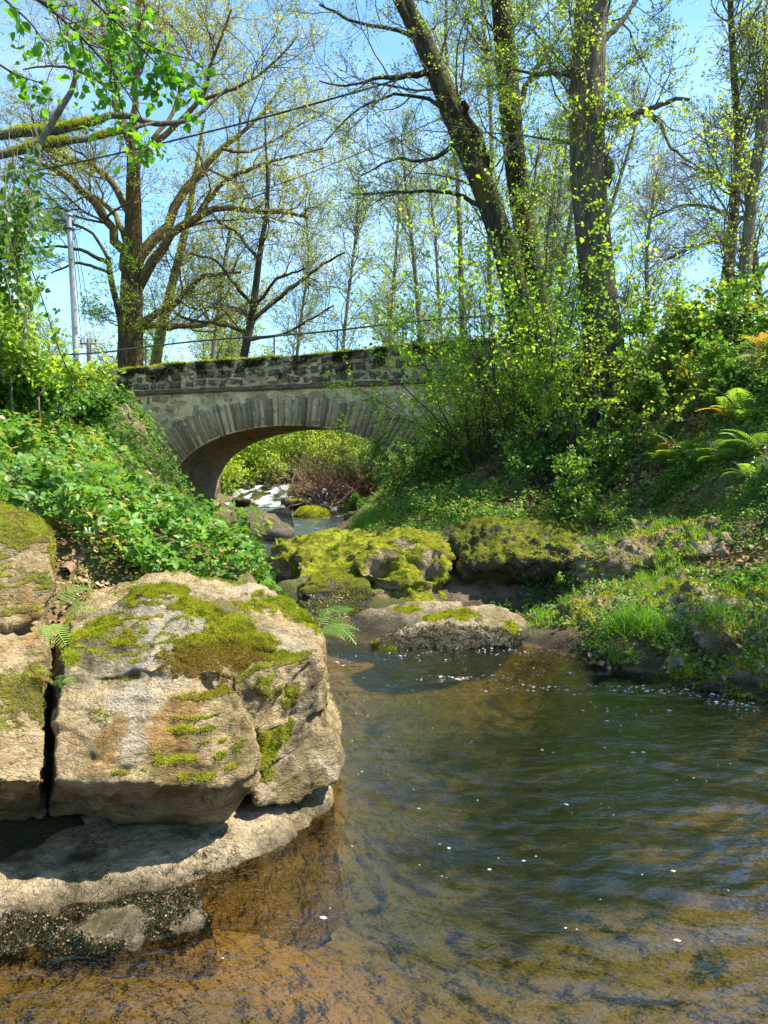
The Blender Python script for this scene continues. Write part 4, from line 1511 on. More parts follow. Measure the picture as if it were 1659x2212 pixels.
# ------------------------------------------------------------------ big oak behind the bridge
Y = 27
t = Tree('oak_tree', 'big spreading oak with thick mossy limbs behind the left end of the bridge', P(282, 800, Y), 'bark_oak', leaf='oakleaf')
tr_ = t.trunk(px_path([(280, 815, 28.8), (281, 770, 24.8), (283, 700, 22.4), (284, 620, 20.8), (287, 540, 17.6), (288, 470, 15.2), (288, 400, 12.8), (288, 330, 11.2)], Y, 0))
tr2 = t.limbs([px_path([(q[0], q[1], q[2] * .82) for q in a], Y, d) for a, d in (
    ([(288, 335, 13), (262, 270, 8), (250, 200, 7), (240, 110, 5), (235, -20, 3)], 1.5),
    ([(288, 335, 12), (292, 270, 10), (290, 200, 8), (298, 100, 6), (300, -20, 4)], -1),
    ([(290, 345, 10), (345, 300, 8), (400, 255, 7), (440, 215, 6), (450, 150, 5), (465, 110, 4), (500, 20, 2.5)], -1.5),
    ([(287, 600, 17), (325, 525, 14), (380, 450, 12), (420, 380, 10), (480, 320, 7), (560, 260, 4), (620, 170, 2)], 2),
    ([(288, 640, 16), (330, 560, 13), (370, 495, 12), (430, 462, 10), (500, 440, 7), (560, 465, 6), (620, 452, 5), (665, 470, 3)], -2.5),
    ([(430, 462, 7), (470, 400, 6), (540, 360, 5), (620, 340, 3), (700, 320, 2)], -1),
    ([(285, 700, 12), (340, 680, 9), (400, 640, 7), (440, 592, 6), (520, 588, 3)], -2),
    ([(290, 705, 9), (380, 706, 8), (450, 702, 6), (500, 672, 4), (560, 640, 2)], 1.5),
    ([(281, 600, 15), (245, 500, 12), (200, 430, 10), (150, 390, 8), (100, 352, 6), (40, 340, 3)], -2),
    ([(284, 490, 11), (265, 425, 9), (230, 380, 8), (195, 350, 7), (150, 345, 5), (100, 325, 3)], 2),
    ([(280, 540, 9), (245, 455, 7), (200, 418, 4), (150, 440, 2)], 3),
    ([(330, 300, 6), (380, 240, 5), (400, 150, 4), (420, 60, 2)], 3),
    ([(480, 320, 5), (540, 330, 4), (600, 300, 3), (680, 250, 2)], 3),
    ([(440, 215, 5), (520, 190, 4), (590, 140, 3), (640, 80, 2)], -2),
    ([(240, 110, 4), (180, 60, 3), (110, 20, 2)], -2), ([(250, 200, 5), (190, 160, 4), (120, 140, 3), (50, 150, 2)], 2))])
mains = cat_paths((tr_[0][:, 18:], tr_[1][:, 18:]), tr2)
b1 = grow(*mains, 230, (1.0, 3.4), (30, 70), 9, .22, .12, (.3, 1.), .45, .012)
b2 = grow(*b1, 1500, (.6, 1.7), (30, 70), 7, .2, .1, (.2, 1.), .5, .008)
b3 = grow(*b2, 9500, (.25, .8), (30, 65), 5, .18, .08, (.2, 1.), .5, .0055)
for b, s in ((b1, 5), (b2, 4), (b3, 3)):
    t.add(*b, s)
leaves_on(t.lm, b3[0], 6.5, .062, tr=(.7, 1.), spread=.05, cl=.45)
t.bm_.build('limbs', M['bark_oak'], t.o, smooth=True)
t.bm_ = MB()
t.finish()
# ivy-like rough climbing stems on the trunk
mb = MB()
n = 130
z0 = rng.random(n) * .75
th = rng.random(n) * 6.28
pp = []
for i in range(n):
    zz = z0[i] + np.linspace(0, .25 + .2 * rng.random(), 9)
    f = np.clip(zz, 0, 1) * (tr_[0].shape[1] - 1)
    a = np.minimum(f.astype(int), tr_[0].shape[1] - 2)
    c = tr_[0][0, a] + (tr_[0][0, a + 1] - tr_[0][0, a]) * (f - a)[:, None]
    r = tr_[1][0, a] * 1.06
    an = th[i] + np.cumsum(.25 * rng.normal(size=9))
    pp.append(np.stack([c[:, 0] + r * np.cos(an), c[:, 1] + r * np.sin(an), c[:, 2]], 1))
tubes(mb, np.array(pp), np.full((n, 9), .016), 3)
mb.build('ivy_stems', M['bark_oak'], t.o)


def slim_tree(name, label, trunk, Y, bark, limbs=(), n=(30, 160, 700), L=((.8, 2.2), (.4, 1.1), (.2, .5)), leaf='springleaf', lsize=.06, per=5, twig='twig', group=None, tk=10, up=.15, cl=.5,
              tr0=.25, dy=0, rough=.05, ang=(35, 65), flat=0, limbmat=None, extra=None, sides=10, epi=0):
    tp = px_path(trunk, Y, dy)
    e = tp[0, :3] - tp[1, :3]
    e = e / max(.05, np.linalg.norm(e))
    tp = np.concatenate([np.append(tp[0, :3] + (e * .6 + np.array((0, 0, -.4))) * 2.2, tp[0, 3] * 1.1)[None], tp])
    T = Tree(name, label, tp[0, :3], bark, group=group, leaf=leaf)
    a = T.trunk(tp, sides, 24, rough)
    prs = [(a[0], a[1])]
    if limbs:
        l_ = T.limbs([px_path(q, Y, d) for q, d in limbs])
        prs.append(l_)
        T.bm_.build('limbs', M[bark], T.o, smooth=True)
        T.bm_ = MB()
    ms = cat_paths(*prs)
    q1 = grow(*ms, n[0], L[0], ang, 8, .16, up, (tr0, 1.), .4, .009, flat)
    q2 = grow(*q1, n[1], L[1], (30, 65), 6, .18, up * .6, (.15, 1.), .5, .006, flat)
    q3 = grow(*q2, n[2], L[2], (30, 65), 4, .16, .05, (.15, 1.), .5, .0045)
    for b, s in ((q1, 5), (q2, 4), (q3, 3)):
        T.add(*b, s)
    if per:
        leaves_on(T.lm, q3[0], per, lsize, tr=(.65, 1.), spread=lsize * .6, cl=cl)
    if epi:
        n_ = epi
        f_ = np.clip(rng.random(n_) ** .8, 0, 1) * .6 * 23
        i_ = np.minimum(f_.astype(int), 22)
        c_ = a[0][0, i_] + (a[0][0, i_ + 1] - a[0][0, i_]) * (f_ - i_)[:, None]
        r_ = a[1][0, i_]
        th_ = rng.random(n_) * 6.28
        cl_ = fbm(np.stack([th_ * .6, c_[:, 2] * .9, 0 * th_ + epi], 1), 3) > -.05
        out_ = np.stack([np.cos(th_), np.sin(th_), 0 * th_], 1)
        p_ = (c_ + out_ * (r_ * 1.02 + .02 + .22 * rng.random(n_) ** 2.5)[:, None])[cl_]
        out_ = out_[cl_]
        s_ = .05 * (.5 + .8 * rng.random(len(p_)))
        mbl = MB()
        scatter(mbl, LEAF6[0], LEAF6[1], p_, nrm(out_ + .7 * rng.normal(size=p_.shape) + np.array((0, 0, .5))), rng.normal(size=p_.shape) - np.array((0, 0, .5)), s_, np.clip(.55 + .3 * rng.normal(size=len(p_)), 0, 1))
        mbl.build('ivy', M['hazel'], T.o)
    if extra:
        extra(T, ms)
    return T.finish(twig)


slim_tree('mossy_tree', 'leaning trunk wrapped in yellow moss just right of the big oak', [(335, 785, 11.9), (345, 730, 11.2), (352, 690, 10.5), (376, 600, 9.1), (396, 520, 8.4), (412, 440, 6.3), (424, 360, 4.2), (440, 260, 2.8)], 31, 'bark_moss',
          n=(30, 220, 1400), L=((1, 3), (.5, 1.4), (.3, .7)), leaf='oakleaf', per=5, lsize=.07)
slim_tree('slender_tree', 'slender dark tree with long low branches behind the middle of the bridge', [(522, 790, 9), (532, 740, 9), (545, 690, 8), (550, 640, 8), (562, 540, 6), (580, 440, 4.5), (577, 350, 3), (571, 280, 1.6), (574, 210, .7)], 24, 'bark_dark',
          limbs=[([(548, 690, 5), (600, 640, 5), (650, 605, 4), (700, 570, 3), (745, 545, 2)], 1), ([(553, 660, 4), (600, 600, 3), (660, 580, 2)], -2), ([(540, 720, 5), (480, 700, 4), (400, 690, 3), (360, 660, 2)], 1.5),
                 ([(558, 560, 4), (510, 500, 3), (470, 480, 2)], 2), ([(550, 660, 5), (510, 620, 4), (470, 560, 3), (400, 545, 2)], -1), ([(535, 735, 4), (620, 720, 3), (720, 660, 2)], -1)],
          n=(60, 420, 2000), L=((.8, 2.4), (.4, 1.1), (.2, .5)), leaf='oakleaf', per=4, lsize=.05, twig='twig_dark', flat=.4, up=.05)
slim_tree('thin_tree', 'thin dark tree with flat leafy sprays left of the big oak', [(268, 800, 8), (263, 740, 8), (262, 690, 7), (248, 640, 7), (238, 600, 6), (234, 555, 5)], 25, 'bark_dark',
          limbs=[([(236, 570, 5), (190, 545, 4), (140, 530, 3), (70, 535, 2)], 0), ([(234, 560, 4), (200, 500, 3), (150, 480, 2), (90, 470, 1.5)], 1), ([(238, 590, 4), (170, 565, 3), (110, 590, 1.5)], -1)],
          n=(36, 240, 1200), L=((.6, 1.6), (.4, .9), (.2, .4)), leaf='hazel', per=6, lsize=.06, twig='twig_dark', flat=.6, up=.03, tr0=.4)
# ------------------------------------------------------------------ right bank trunks


def moss_sleeve(T, a, n, size=.03, mat='moss'):
    pass


slim_tree('leaning_tree', 'thick dark mossy trunk leaning far to the left above the right bank', [(1150, 800, 34.0), (1135, 730, 30.9), (1120, 650, 28.6), (1098, 560, 27.0), (1072, 470, 24.7), (1048, 405, 23.9), (1010, 320, 26.3), (982, 250, 25.5), (950, 170, 22.4), (915, 80, 20.1), (865, -10, 17.8), (800, -120, 13.9), (720, -380, 8.3), (650, -700, 3.7)], 14.5, 'bark_dark',
          limbs=[([(1062, 380, 15), (1040, 310, 12), (1015, 260, 9), (1000, 222, 7)], -.6), ([(940, 150, 8), (880, 170, 6), (820, 165, 4), (740, 190, 2), (690, 175, 1.5)], -1), ([(985, 260, 7), (930, 210, 4), (850, 200, 3), (760, 240, 2), (700, 310, 1.5)], .8),
                 ([(1000, 300, 6), (930, 350, 4), (850, 340, 2.5), (780, 380, 1.5)], 1.5), ([(1060, 460, 6), (980, 410, 4), (880, 415, 3), (760, 420, 2)], 1), ([(920, 90, 6), (850, 60, 4), (770, 50, 3), (690, 10, 2)], 1)],
          n=(95, 560, 2600), L=((.5, 2.0), (.3, .9), (.15, .4)), leaf='springleaf', per=3, lsize=.045, twig='twig', up=.1, sides=14, epi=2600)
slim_tree('upright_tree', 'upright mossy trunk close behind the leaning trunk', [(1178, 800, 31.9), (1165, 720, 30.2), (1155, 620, 26.9), (1138, 520, 24.4), (1122, 430, 22.7), (1108, 330, 22.7), (1102, 230, 23.5), (1092, 110, 22.7), (1080, -20, 21.0), (1070, -140, 16.8), (1064, -450, 11), (1050, -850, 4)], 15.5, 'bark_dark',
          limbs=[([(1110, 250, 8), (1150, 160, 5), (1200, 90, 3), (1240, 20, 2)], 1), ([(1105, 180, 6), (1060, 120, 4), (1010, 40, 2)], 1)],
          n=(85, 520, 2600), L=((.5, 2.2), (.3, .9), (.15, .4)), leaf='springleaf', per=4, lsize=.05, sides=14, epi=3600)


def burr(T, ms):
    c = P(1308, 372, 12.75)
    mb = MB()
    g = np.linspace(0, 1, 13)
    U, V_ = np.meshgrid(g * 2 * math.pi, g * math.pi)
    s = np.stack([np.sin(V_) * np.cos(U), np.sin(V_) * np.sin(U), np.cos(V_)], -1).reshape(-1, 3)
    v = c + s * np.array((.13, .16, .24)) * (1 + .25 * fbm(s * 2.2, 2))[:, None]
    idx = np.arange(169).reshape(13, 13)
    mb.add(v, np.stack([idx[:-1, :-1], idx[:-1, 1:], idx[1:, 1:], idx[1:, :-1]], -1).reshape(-1, 4))
    mb.build('burr', M['bark_grey'], T.o, smooth=True)


slim_tree('big_trunk', 'thickest straight grey trunk with a burr on its side, standing on the right bank', [(1310, 850, 49.3), (1305, 780, 44.0), (1300, 690, 39.6), (1288, 600, 36.1), (1282, 520, 35.2), (1274, 430, 37.0), (1265, 330, 37.8), (1262, 250, 36.1), (1270, 150, 34.3), (1276, 60, 35.2), (1278, -30, 31.7), (1282, -140, 26.4), (1290, -450, 18), (1300, -900, 6)], 12.8, 'bark_grey',
          limbs=[([(1250, 165, 8), (1200, 155, 6), (1160, 165, 4), (1110, 150, 2)], .5), ([(1290, 255, 9), (1350, 245, 8), (1410, 240, 6), (1450, 210, 5), (1490, 215, 3)], -.5), ([(1400, 240, 5), (1430, 270, 4), (1445, 320, 3), (1490, 350, 2)], -1),
                 ([(1300, 90, 7), (1350, 40, 5), (1390, -30, 3)], 1)],
          n=(80, 620, 3400), L=((.4, 2.0), (.25, .8), (.12, .35)), leaf='springleaf', per=4.2, lsize=.055, extra=burr, epi=700, sides=18, rough=.045, tr0=.35, up=.06, cl=.65)
slim_tree('forked_tree', 'tall slim kinked trunk on the hill top, left of the pale sunlit trunk', [(1562, 660, 14.3), (1575, 590, 12.2), (1580, 500, 10.9), (1588, 420, 10.2), (1602, 335, 9.5), (1592, 250, 7.5), (1584, 150, 6.8), (1578, 20, 6.1), (1575, -100, 4.8), (1570, -420, 2.0)], 14, 'bark_grey',
          n=(60, 380, 2200), L=((.6, 1.8), (.3, .9), (.15, .4)), leaf='springleaf', per=2.4, lsize=.05, cl=.7)
slim_tree('pale_tree', 'pale sunlit trunk at the far right edge with moss at its foot', [(1604, 660, 15.8), (1608, 600, 13.0), (1614, 520, 12.2), (1624, 430, 11.5), (1634, 340, 12.2), (1650, 260, 11.5), (1672, 150, 10.1), (1690, 20, 8.6), (1700, -300, 4.3)], 13.2, 'bark_pale',
          limbs=[([(1640, 300, 10), (1640, 220, 8), (1660, 120, 6), (1650, 20, 4)], 1)],
          n=(60, 380, 2200), L=((.5, 1.6), (.3, .9), (.15, .4)), leaf='springleaf', per=2.6, lsize=.055, cl=.7)
# thin trees behind, each as it stands in the picture
THIN = [
    ('tall thin grey tree rising behind the leaning trunk', [(1000, 760, 8), (996, 600, 8), (990, 400, 7), (975, 260, 7), (962, 120, 6), (965, -30, 5)], 27),
    ('thin grey tree seen between the leaning and the upright mossy trunk', [(1062, 760, 7), (1056, 560, 7), (1058, 400, 7), (1064, 300, 6), (1052, 150, 5), (1040, -30, 4)], 26),
    ('thin tree leaning right, left of the thickest trunk', [(1180, 700, 6), (1190, 560, 6), (1205, 440, 5), (1222, 330, 4), (1240, 150, 3)], 22),
    ('pale leaning stem close to the left side of the thickest trunk', [(1208, 640, 9), (1218, 560, 8), (1235, 460, 6), (1250, 330, 5), (1290, 150, 3)], 20),
    ('grey stem leaning right behind the burr of the thickest trunk', [(1280, 640, 7), (1310, 480, 6), (1345, 370, 5), (1365, 300, 4), (1400, 190, 3)], 19),
    ('ivy clad thin tree above the right end of the railing', [(912, 760, 8), (903, 660, 7), (890, 520, 6), (876, 400, 4), (868, 300, 3)], 25),
    ('pale thin tree above the arch crown', [(740, 760, 5), (752, 640, 5), (770, 500, 4), (775, 380, 3)], 38),
    ('pale mossy stem behind the slender dark tree', [(455, 790, 7), (470, 700, 7), (480, 600, 6), (500, 480, 5), (515, 330, 4), (520, 200, 3)], 33),
    ('thin tree in the gap between the slender tree and the railing end', [(640, 770, 4), (650, 690, 4), (668, 560, 3.5), (660, 450, 2.5)], 36),
    ('thin straight tree left of the tall thin grey one', [(955, 760, 5), (948, 640, 5), (940, 500, 4), (925, 380, 3)], 34),
    ('far thin tree right of the thickest trunk', [(1400, 640, 6), (1395, 560, 6), (1405, 470, 5), (1420, 370, 3)], 28),
    ('far pale tree low behind the thin leaning trees', [(1120, 720, 5), (1128, 600, 5), (1150, 470, 4), (1160, 330, 3)], 33),
    ('thin stem behind the upright mossy trunk, leaning right', [(1165, 640, 5), (1180, 520, 5), (1195, 400, 4), (1215, 250, 3)], 24),
    ('pale thin tree with many fine twigs behind the railing middle', [(840, 770, 6), (846, 650, 5), (858, 520, 4), (862, 420, 3)], 40),
]
for lb, tk, Y in THIN:
    d = Y / 25
    tk = [(a_, b_, c_ * .72) for a_, b_, c_ in tk]
    slim_tree('thin_trunk_tree', lb, tk, Y, 'bark_pale', n=(52, 380, 2300), L=((.6 * d, 2.0 * d), (.35 * d, 1.0 * d), (.15 * d, .5 * d)), leaf='paleleaf', per=3.0, lsize=.05 * d, group='thin trees behind the bridge and bank', sides=7, up=.2, tr0=.1,
              cl=.4 + .3 * rng.random())
# bare twiggy tree at the far right
slim_tree('bare_tree', 'leafless tree with a haze of fine arching twigs behind the right trunks', [(1640, 640, 8), (1630, 560, 8), (1620, 470, 7), (1610, 380, 6), (1600, 250, 4)], 21, 'bark_grey',
          limbs=[([(1630, 560, 5), (1560, 520, 4), (1500, 530, 3), (1440, 560, 2)], 1), ([(1620, 480, 5), (1550, 450, 4), (1480, 440, 3), (1410, 470, 2)], -1), ([(1615, 420, 5), (1540, 380, 4), (1470, 350, 2)], 1), ([(1640, 600, 5), (1700, 500, 4)], 0)],
          n=(90, 620, 2600), L=((.8, 2.2), (.5, 1.3), (.25, .7)), per=0, flat=.3, up=.05)
# far wood: single trees with round crowns beyond the bridge
FAR = []
for i in range(22):
    X = -30 + 60 * (i + .5 * rng.random()) / 22
    FAR.append((X, 46 + 16 * rng.random(), 5.5 + 4 * rng.random()))


def far_tree(x, y, h, label, leaf='springleaf', dens=1.0):
    z = float(H(np.array([x]), np.array([y]), False)[0])
    T = Tree('far_tree', label, (x, y, z), 'bark_pale', group='trees of the far wood', leaf=leaf)
    pts = np.array([(x + .25 * h * .1 * rng.normal() * j, y, z - .2 + h * j / 5, .16 * (1 - .15 * j)) for j in range(6)])
    a = T.trunk(pts, 6, 12)
    q1 = grow(a[0], a[1], 34, (h * .18, h * .42), (30, 70), 7, .18, .2, (.08, 1), .45, .02)
    q2 = grow(*q1, int(240 * dens), (h * .1, h * .22), (30, 65), 5, .2, .1, (.2, 1), .5, .012)
    q3 = grow(*q2, int(900 * dens), (.3, .8), (30, 65), 4, .2, .05, (.2, 1), .5, .008)
    T.add(*q1, 4); T.add(*q2, 3); T.add(*q3, 3)
    leaves_on(T.lm, q3[0], 6, .12, tr=(.1, 1), spread=.12, cl=.5)
    return T


protos = []
for i, (x, y, h) in enumerate(FAR):
    lb = 'distant pale green tree of the far wood, half hidden behind nearer trees'
    if i < 5:
        protos.append(far_tree(x, y, h, lb, ('springleaf', 'oakleaf', 'hazel')[i % 3]).finish())
        z0_ = protos[-1].location.copy()
        # move meshes to local space for reuse
        for c in protos[-1].children:
            c.data.transform(Matrix.Translation(-z0_))
            c.matrix_parent_inverse = Matrix.Identity(4)
    else:
        o = protos[i % 5]
        c = o.copy(); COL.objects.link(c)
        c.location = (x, y, float(H(np.array([x]), np.array([y]), False)[0]))
        c.rotation_euler = (0, 0, rng.random() * 6.28)
        k_ = h / 7
        c.scale = (k_, k_, k_)
        for ch in o.children:
            d = ch.copy(); COL.objects.link(d); d.parent = c
            d.matrix_parent_inverse = Matrix.Identity(4)


# ------------------------------------------------------------------ bushes


def bush(name, label, base, stems, Ltop, nt, leaf, lsize, per, tmpl=LEAF6, spread=.25, twig='twig', group=None, cl=.5, ang=(0, 45), n2=None, aspect=1.0, up=.12, lup=.6, droop=0, stem_r=.014, cat='bush', wig=.12, flat=0):
    """multi-stem bush: stems fan out of a base (x,y) on the ground"""
    x, y = base[0], base[1]
    z = float(H(np.array([x]), np.array([y]))[0]) if len(base) == 2 else base[2]
    o = thing(name, (x, y, z), label, cat, group)
    st = np.tile(np.array((x, y, z - .08)), (stems, 1)) + np.stack([spread * rng.normal(size=stems), spread * rng.normal(size=stems), 0 * np.arange(stems)], 1)
    an = np.radians(ang[0] + (ang[1] - ang[0]) * rng.random(stems)); az = rng.random(stems) * 6.28
    d = np.stack([np.sin(an) * np.cos(az), np.sin(an) * np.sin(az), np.cos(an)], 1)
    k = 9
    ln = Ltop * (.6 + .5 * rng.random(stems))
    q = np.empty((stems, k, 3)); q[:, 0] = st
    for j in range(1, k):
        d = nrm(d + wig * rng.normal(size=d.shape) + np.stack([np.cos(az), np.sin(az), 0 * az - .1], 1) * .05)
        q[:, j] = q[:, j - 1] + d * (ln / (k - 1))[:, None]
    r = stem_r * (.6 + .8 * rng.random(stems))[:, None] * np.linspace(1, .35, k)[None]
    b1 = grow(q, r, nt[0], (Ltop * .2, Ltop * .5), (30, 75), 7, .16, up, (.2, 1), .5, .003, flat)
    b2 = grow(*b1, nt[1], (Ltop * .08, Ltop * .25), (30, 70), 5, .16, up * .5, (.1, 1), .55, .002, flat)
    mb = MB()
    tubes(mb, q, r, 5); tubes(mb, *b1, 4); tubes(mb, *b2, 3)
    mb.build('stems', M[twig], o, smooth=True)
    lm = MB()
    leaves_on(lm, b2[0], per, lsize, tmpl, (.15, 1), lsize * .35, lup, droop, cl, aspect)
    lm.build('foliage', M[leaf], o)
    return o


def at(px, py, Y):
    p = P(px, py, Y)
    return p[0], p[1]


# the hazel clump in front of the bridge's right end
bush('hazel_bush', 'tall hazel clump with many thin stems hiding the right end of the bridge', at(1150, 980, 12.6), 20, 4.3, (190, 1150), 'hazel', .06, 7, spread=.3, ang=(2, 34), twig='twig_dark', flat=.3, cl=.62)
bush('hazel_sapling', 'leafy young hazel at the foot of the leaning trunk', at(1060, 930, 13.4), 14, 3.3, (130, 800), 'hazel', .058, 7, spread=.25, ang=(5, 45), twig='twig_dark', flat=.4, cl=.6)
bush('hazel_shoots', 'bright hazel shoots in front of the foot of the thickest trunk', at(1290, 840, 11.8), 12, 2.3, (110, 700), 'hazel', .056, 8, spread=.25, ang=(2, 40), flat=.3, cl=.75)
bush('hazel_fringe', 'airy hazel twigs in front of the bridge wall right of the arch', at(1000, 960, 14.0), 12, 2.8, (110, 650), 'hazel', .055, 6, spread=.25, ang=(5, 50), twig='twig_dark', flat=.4, cl=.6)
bush('dark_bush', 'dense dark small-leaved bush at the right foot of the arch', at(905, 1075, 15.2), 22, 1.25, (150, 1200), 'ivy', .045, 10, spread=.28, ang=(0, 60), twig='twig_dark', cl=.5)
bush('privet_bush', 'green bush over the dark bush against the bridge wall', at(975, 1020, 14.2), 16, 1.2, (110, 900), 'bramble', .045, 8, spread=.25, ang=(0, 55), twig='twig_dark', cl=.6)
bush('holly_bush', 'dark glossy bush among the thin stems in the middle of the right bank', at(1190, 1000, 11.6), 16, 1.2, (110, 800), 'ivy', .055, 8, spread=.35, ang=(0, 60), twig='twig_dark', cl=.55)
bush('thicket_bush', 'sunny bramble thicket on the hill top below the right trunks', at(1580, 720, 11.6), 26, 1.15, (160, 900), 'bramble', .075, 8, spread=.55, ang=(5, 70), twig='twig_dark', stem_r=.008, cl=.8)
bush('thicket_bush', 'sunny bramble thicket on the hill top right of the thickest trunk', at(1440, 740, 11.9), 24, 1.0, (150, 850), 'bramble', .07, 8, spread=.5, ang=(5, 70), twig='twig_dark', stem_r=.008, cl=.78)
bush('thicket_bush', 'dark shaded brambles under the sunny thicket at the right edge', at(1640, 850, 9.6), 14, .5, (110, 800), 'ivy', .06, 8, spread=.5, ang=(5, 70), twig='twig_dark', stem_r=.008, cl=.5)
bush('sapling', 'small bright sapling standing alone on the skyline right of the thickest trunk', at(1390, 690, 13.0), 4, 2.0, (40, 220), 'springleaf', .04, 6, spread=.1, ang=(0, 25), cl=.5)
bush('sunlit_bush', 'bright yellow green shrub at the left picture edge below the sky', at(-10, 760, 8.5), 16, 1.25, (140, 900), 'springleaf', .055, 9, spread=.28, ang=(0, 30), cl=.45, tmpl=LEAF6)
bush('nettle_bush', 'tall nettles and brambles below the yellow green shrub', at(60, 870, 9.0), 22, .7, (220, 1400), 'bramble', .06, 8, spread=.6, ang=(0, 75), cl=.5, twig='twig_dark', stem_r=.005)
M['dead'] = m_simple('dead_stem', (.16, .09, .05), (.30, .19, .11), 25)
bush('brown_bramble', 'heap of brown dead brambles beside the weir seen through the arch', at(735, 1068, 27.5), 90, 2.3, (700, 3000), 'litter', .06, 1.2, spread=.75, ang=(10, 85), twig='dead', cl=.15, stem_r=.026, wig=.28)
bush('arch_bush', 'dark green bush right of the brown bramble heap under the arch', at(800, 1050, 27.5), 20, 1.7, (150, 900), 'ivy', .08, 8, spread=.5, ang=(0, 60), cl=.6)
bush('sunny_bush', 'sunlit yellow green shrubs behind the weir under the arch', at(600, 1040, 33.5), 30, 3.0, (260, 2200), 'springleaf', .10, 7, spread=1.2, ang=(0, 60), cl=.4)
bush('sunny_bush', 'pale willow scrub behind the brown heap under the arch', at(705, 1030, 35), 30, 3.2, (260, 2000), 'oakleaf', .10, 6, spread=1.3, ang=(0, 60), cl=.4)
bush('sunny_bush', 'tall sunlit scrub left of the weir behind the left pier', at(520, 1045, 31.5), 26, 2.6, (240, 1900), 'springleaf', .09, 7, spread=.9, ang=(0, 60), cl=.45)
bush('weir_plant', 'green water plant on the bank right of the weir', at(765, 1085, 25), 10, .5, (50, 200), 'grass', .09, 5, spread=.15, ang=(0, 50), cl=.6)


# ------------------------------------------------------------------ ground cover
def inside(x, y, poly):
    poly = np.asarray(poly)
    c = np.zeros(len(x), bool)
    j = len(poly) - 1
    for i in range(len(poly)):
        xi, yi = poly[i]; xj, yj = poly[j]
        k = ((yi > y) != (yj > y)) & (x < (xj - xi) * (y - yi) / (yj - yi + 1e-12) + xi)
        c ^= k
        j = i
    return c


def area_points(poly, n, power=0.0):
    poly = np.asarray(poly, float)
    lo, hi = poly.min(0), poly.max(0)
    out = []
    tot = 0
    while tot < n:
        q = lo + (hi - lo) * rng.random((n * 2, 2))
        if power:
            q = q[rng.random(len(q)) < (lo[1] / q[:, 1]) ** power]
        q = q[inside(q[:, 0], q[:, 1], poly)]
        out.append(q); tot += len(q)
    return np.concatenate(out)[:n]


def slope_n(x, y):
    e = .06
    hx = (H(x + e, y, False) - H(x - e, y, False)) / (2 * e)
    hy = (H(x, y + e, False) - H(x, y - e, False)) / (2 * e)
    return nrm(np.stack([-hx, -hy, np.ones_like(hx)], 1))


def cover(name, label, poly, n, hmax, tmpl, size, mat, power=1.0, patch=None, lean=.5, tilt=.55, cat='plants', cl=.5, kind='stuff', gap=-.25, layers=1.6, stems=0, base=.03, aspect=1.0):
    q = area_points(poly, n, power)
    x, y = q[:, 0], q[:, 1]
    f = fbm(np.stack([x * 1.1, y * 1.1, 0 * x + 3], 1), 3)
    if patch is not None:
        f2 = fbm(np.stack([x * patch, y * patch, 0 * x + 11], 1), 3)
        k = f2 > gap
        x, y, f = x[k], y[k], f[k]
    z = H(x, y)
    nn = slope_n(x, y)
    f3 = fbm(np.stack([x * 3.1, y * 3.1, 0 * x + 23], 1), 2)
    top = hmax * np.clip(.5 + .55 * f + .35 * f3, .12, 1.2)
    t = rng.random(len(x)) ** (1 / layers)
    hgt = base + top * t
    p = np.stack([x, y, z], 1) + (nn * .6 + np.array((0, 0, .4))) * hgt[:, None]
    nor = nrm(nn * lean + np.array((0, 0, 1 - lean)) + tilt * rng.normal(size=(len(x), 3)))
    fw = rng.normal(size=(len(x), 3)); fw[:, 2] -= .3
    s = size * (.5 + .8 * rng.random(len(x)))
    rnd = np.clip(cl + .25 * t - .15 + .45 * f3 + .2 * rng.normal(size=len(x)), 0, 1)
    mb = MB()
    scatter(mb, tmpl[0], tmpl[1], p, nor, fw, np.stack([s * aspect, s, s], 1), rnd)
    o = mb.build(name, M[mat])
    tag(o, label, cat, kind=kind)
    if stems:
        k = rng.choice(len(x), stems)
        a = np.stack([x[k], y[k], z[k]], 1)
        d = nrm(nn[k] * .6 + .5 * rng.normal(size=(stems, 3)) + np.array((0, 0, .7)))
        L = (top[k] * (1.0 + .7 * rng.random(stems)))[:, None]
        u = np.linspace(0, 1, 7)[None, :, None]
        side = rng.normal(size=(stems, 1, 3)); side[..., 2] = -.6
        pth = a[:, None] + d[:, None] * u * L[:, None] + side * .35 * L[:, None] * u ** 2.2
        mb = MB()
        tubes(mb, pth, np.full((stems, 7), .0035) * np.linspace(1, .5, 7)[None], 3)
        mb.build('stems', M['twig'], o)
        # leaves along the arching stems
    return o


LEFTP = [(-1.0, 5.55), (-.85, 6.2), (-1.05, 7.2), (-1.7, 8.8), (-2.6, 11.5), (-3.5, 14), (-4.4, 17.6), (-5.0, 19.6), (-6.5, 19.8), (-9, 18), (-9, 9), (-6, 5.2), (-3.4, 4.7), (-2.2, 4.85), (-1.5, 5.0), (-.95, 5.15)]
cover('bramble_cover', 'green brambles and low leafy plants covering the left bank', LEFTP, 32000, .46, TRI, .056, 'bramble', power=1.3, tilt=.5, cl=.55, layers=2.2, stems=900)
cover('meadow_grass', 'long grass blades growing through the brambles of the left bank', LEFTP, 9000, .2, BLADE, .28, 'grass', power=1.3, tilt=.8, lean=0, cl=.5, patch=1.0, gap=.05, base=0, aspect=.035)
cover('dead_leaves', 'brown dead leaves and stems caught in the brambles of the left bank', LEFTP, 2600, .4, LEAF4, .06, 'litter', power=1.3, tilt=.8, cl=.4, stems=260)
cover('broad_leaves', 'broad dark green leaves among the brambles of the left bank', LEFTP, 3000, .36, LEAF6, .095, 'ivy', power=1.3, tilt=.6, cl=.5, patch=1.2, gap=.0)
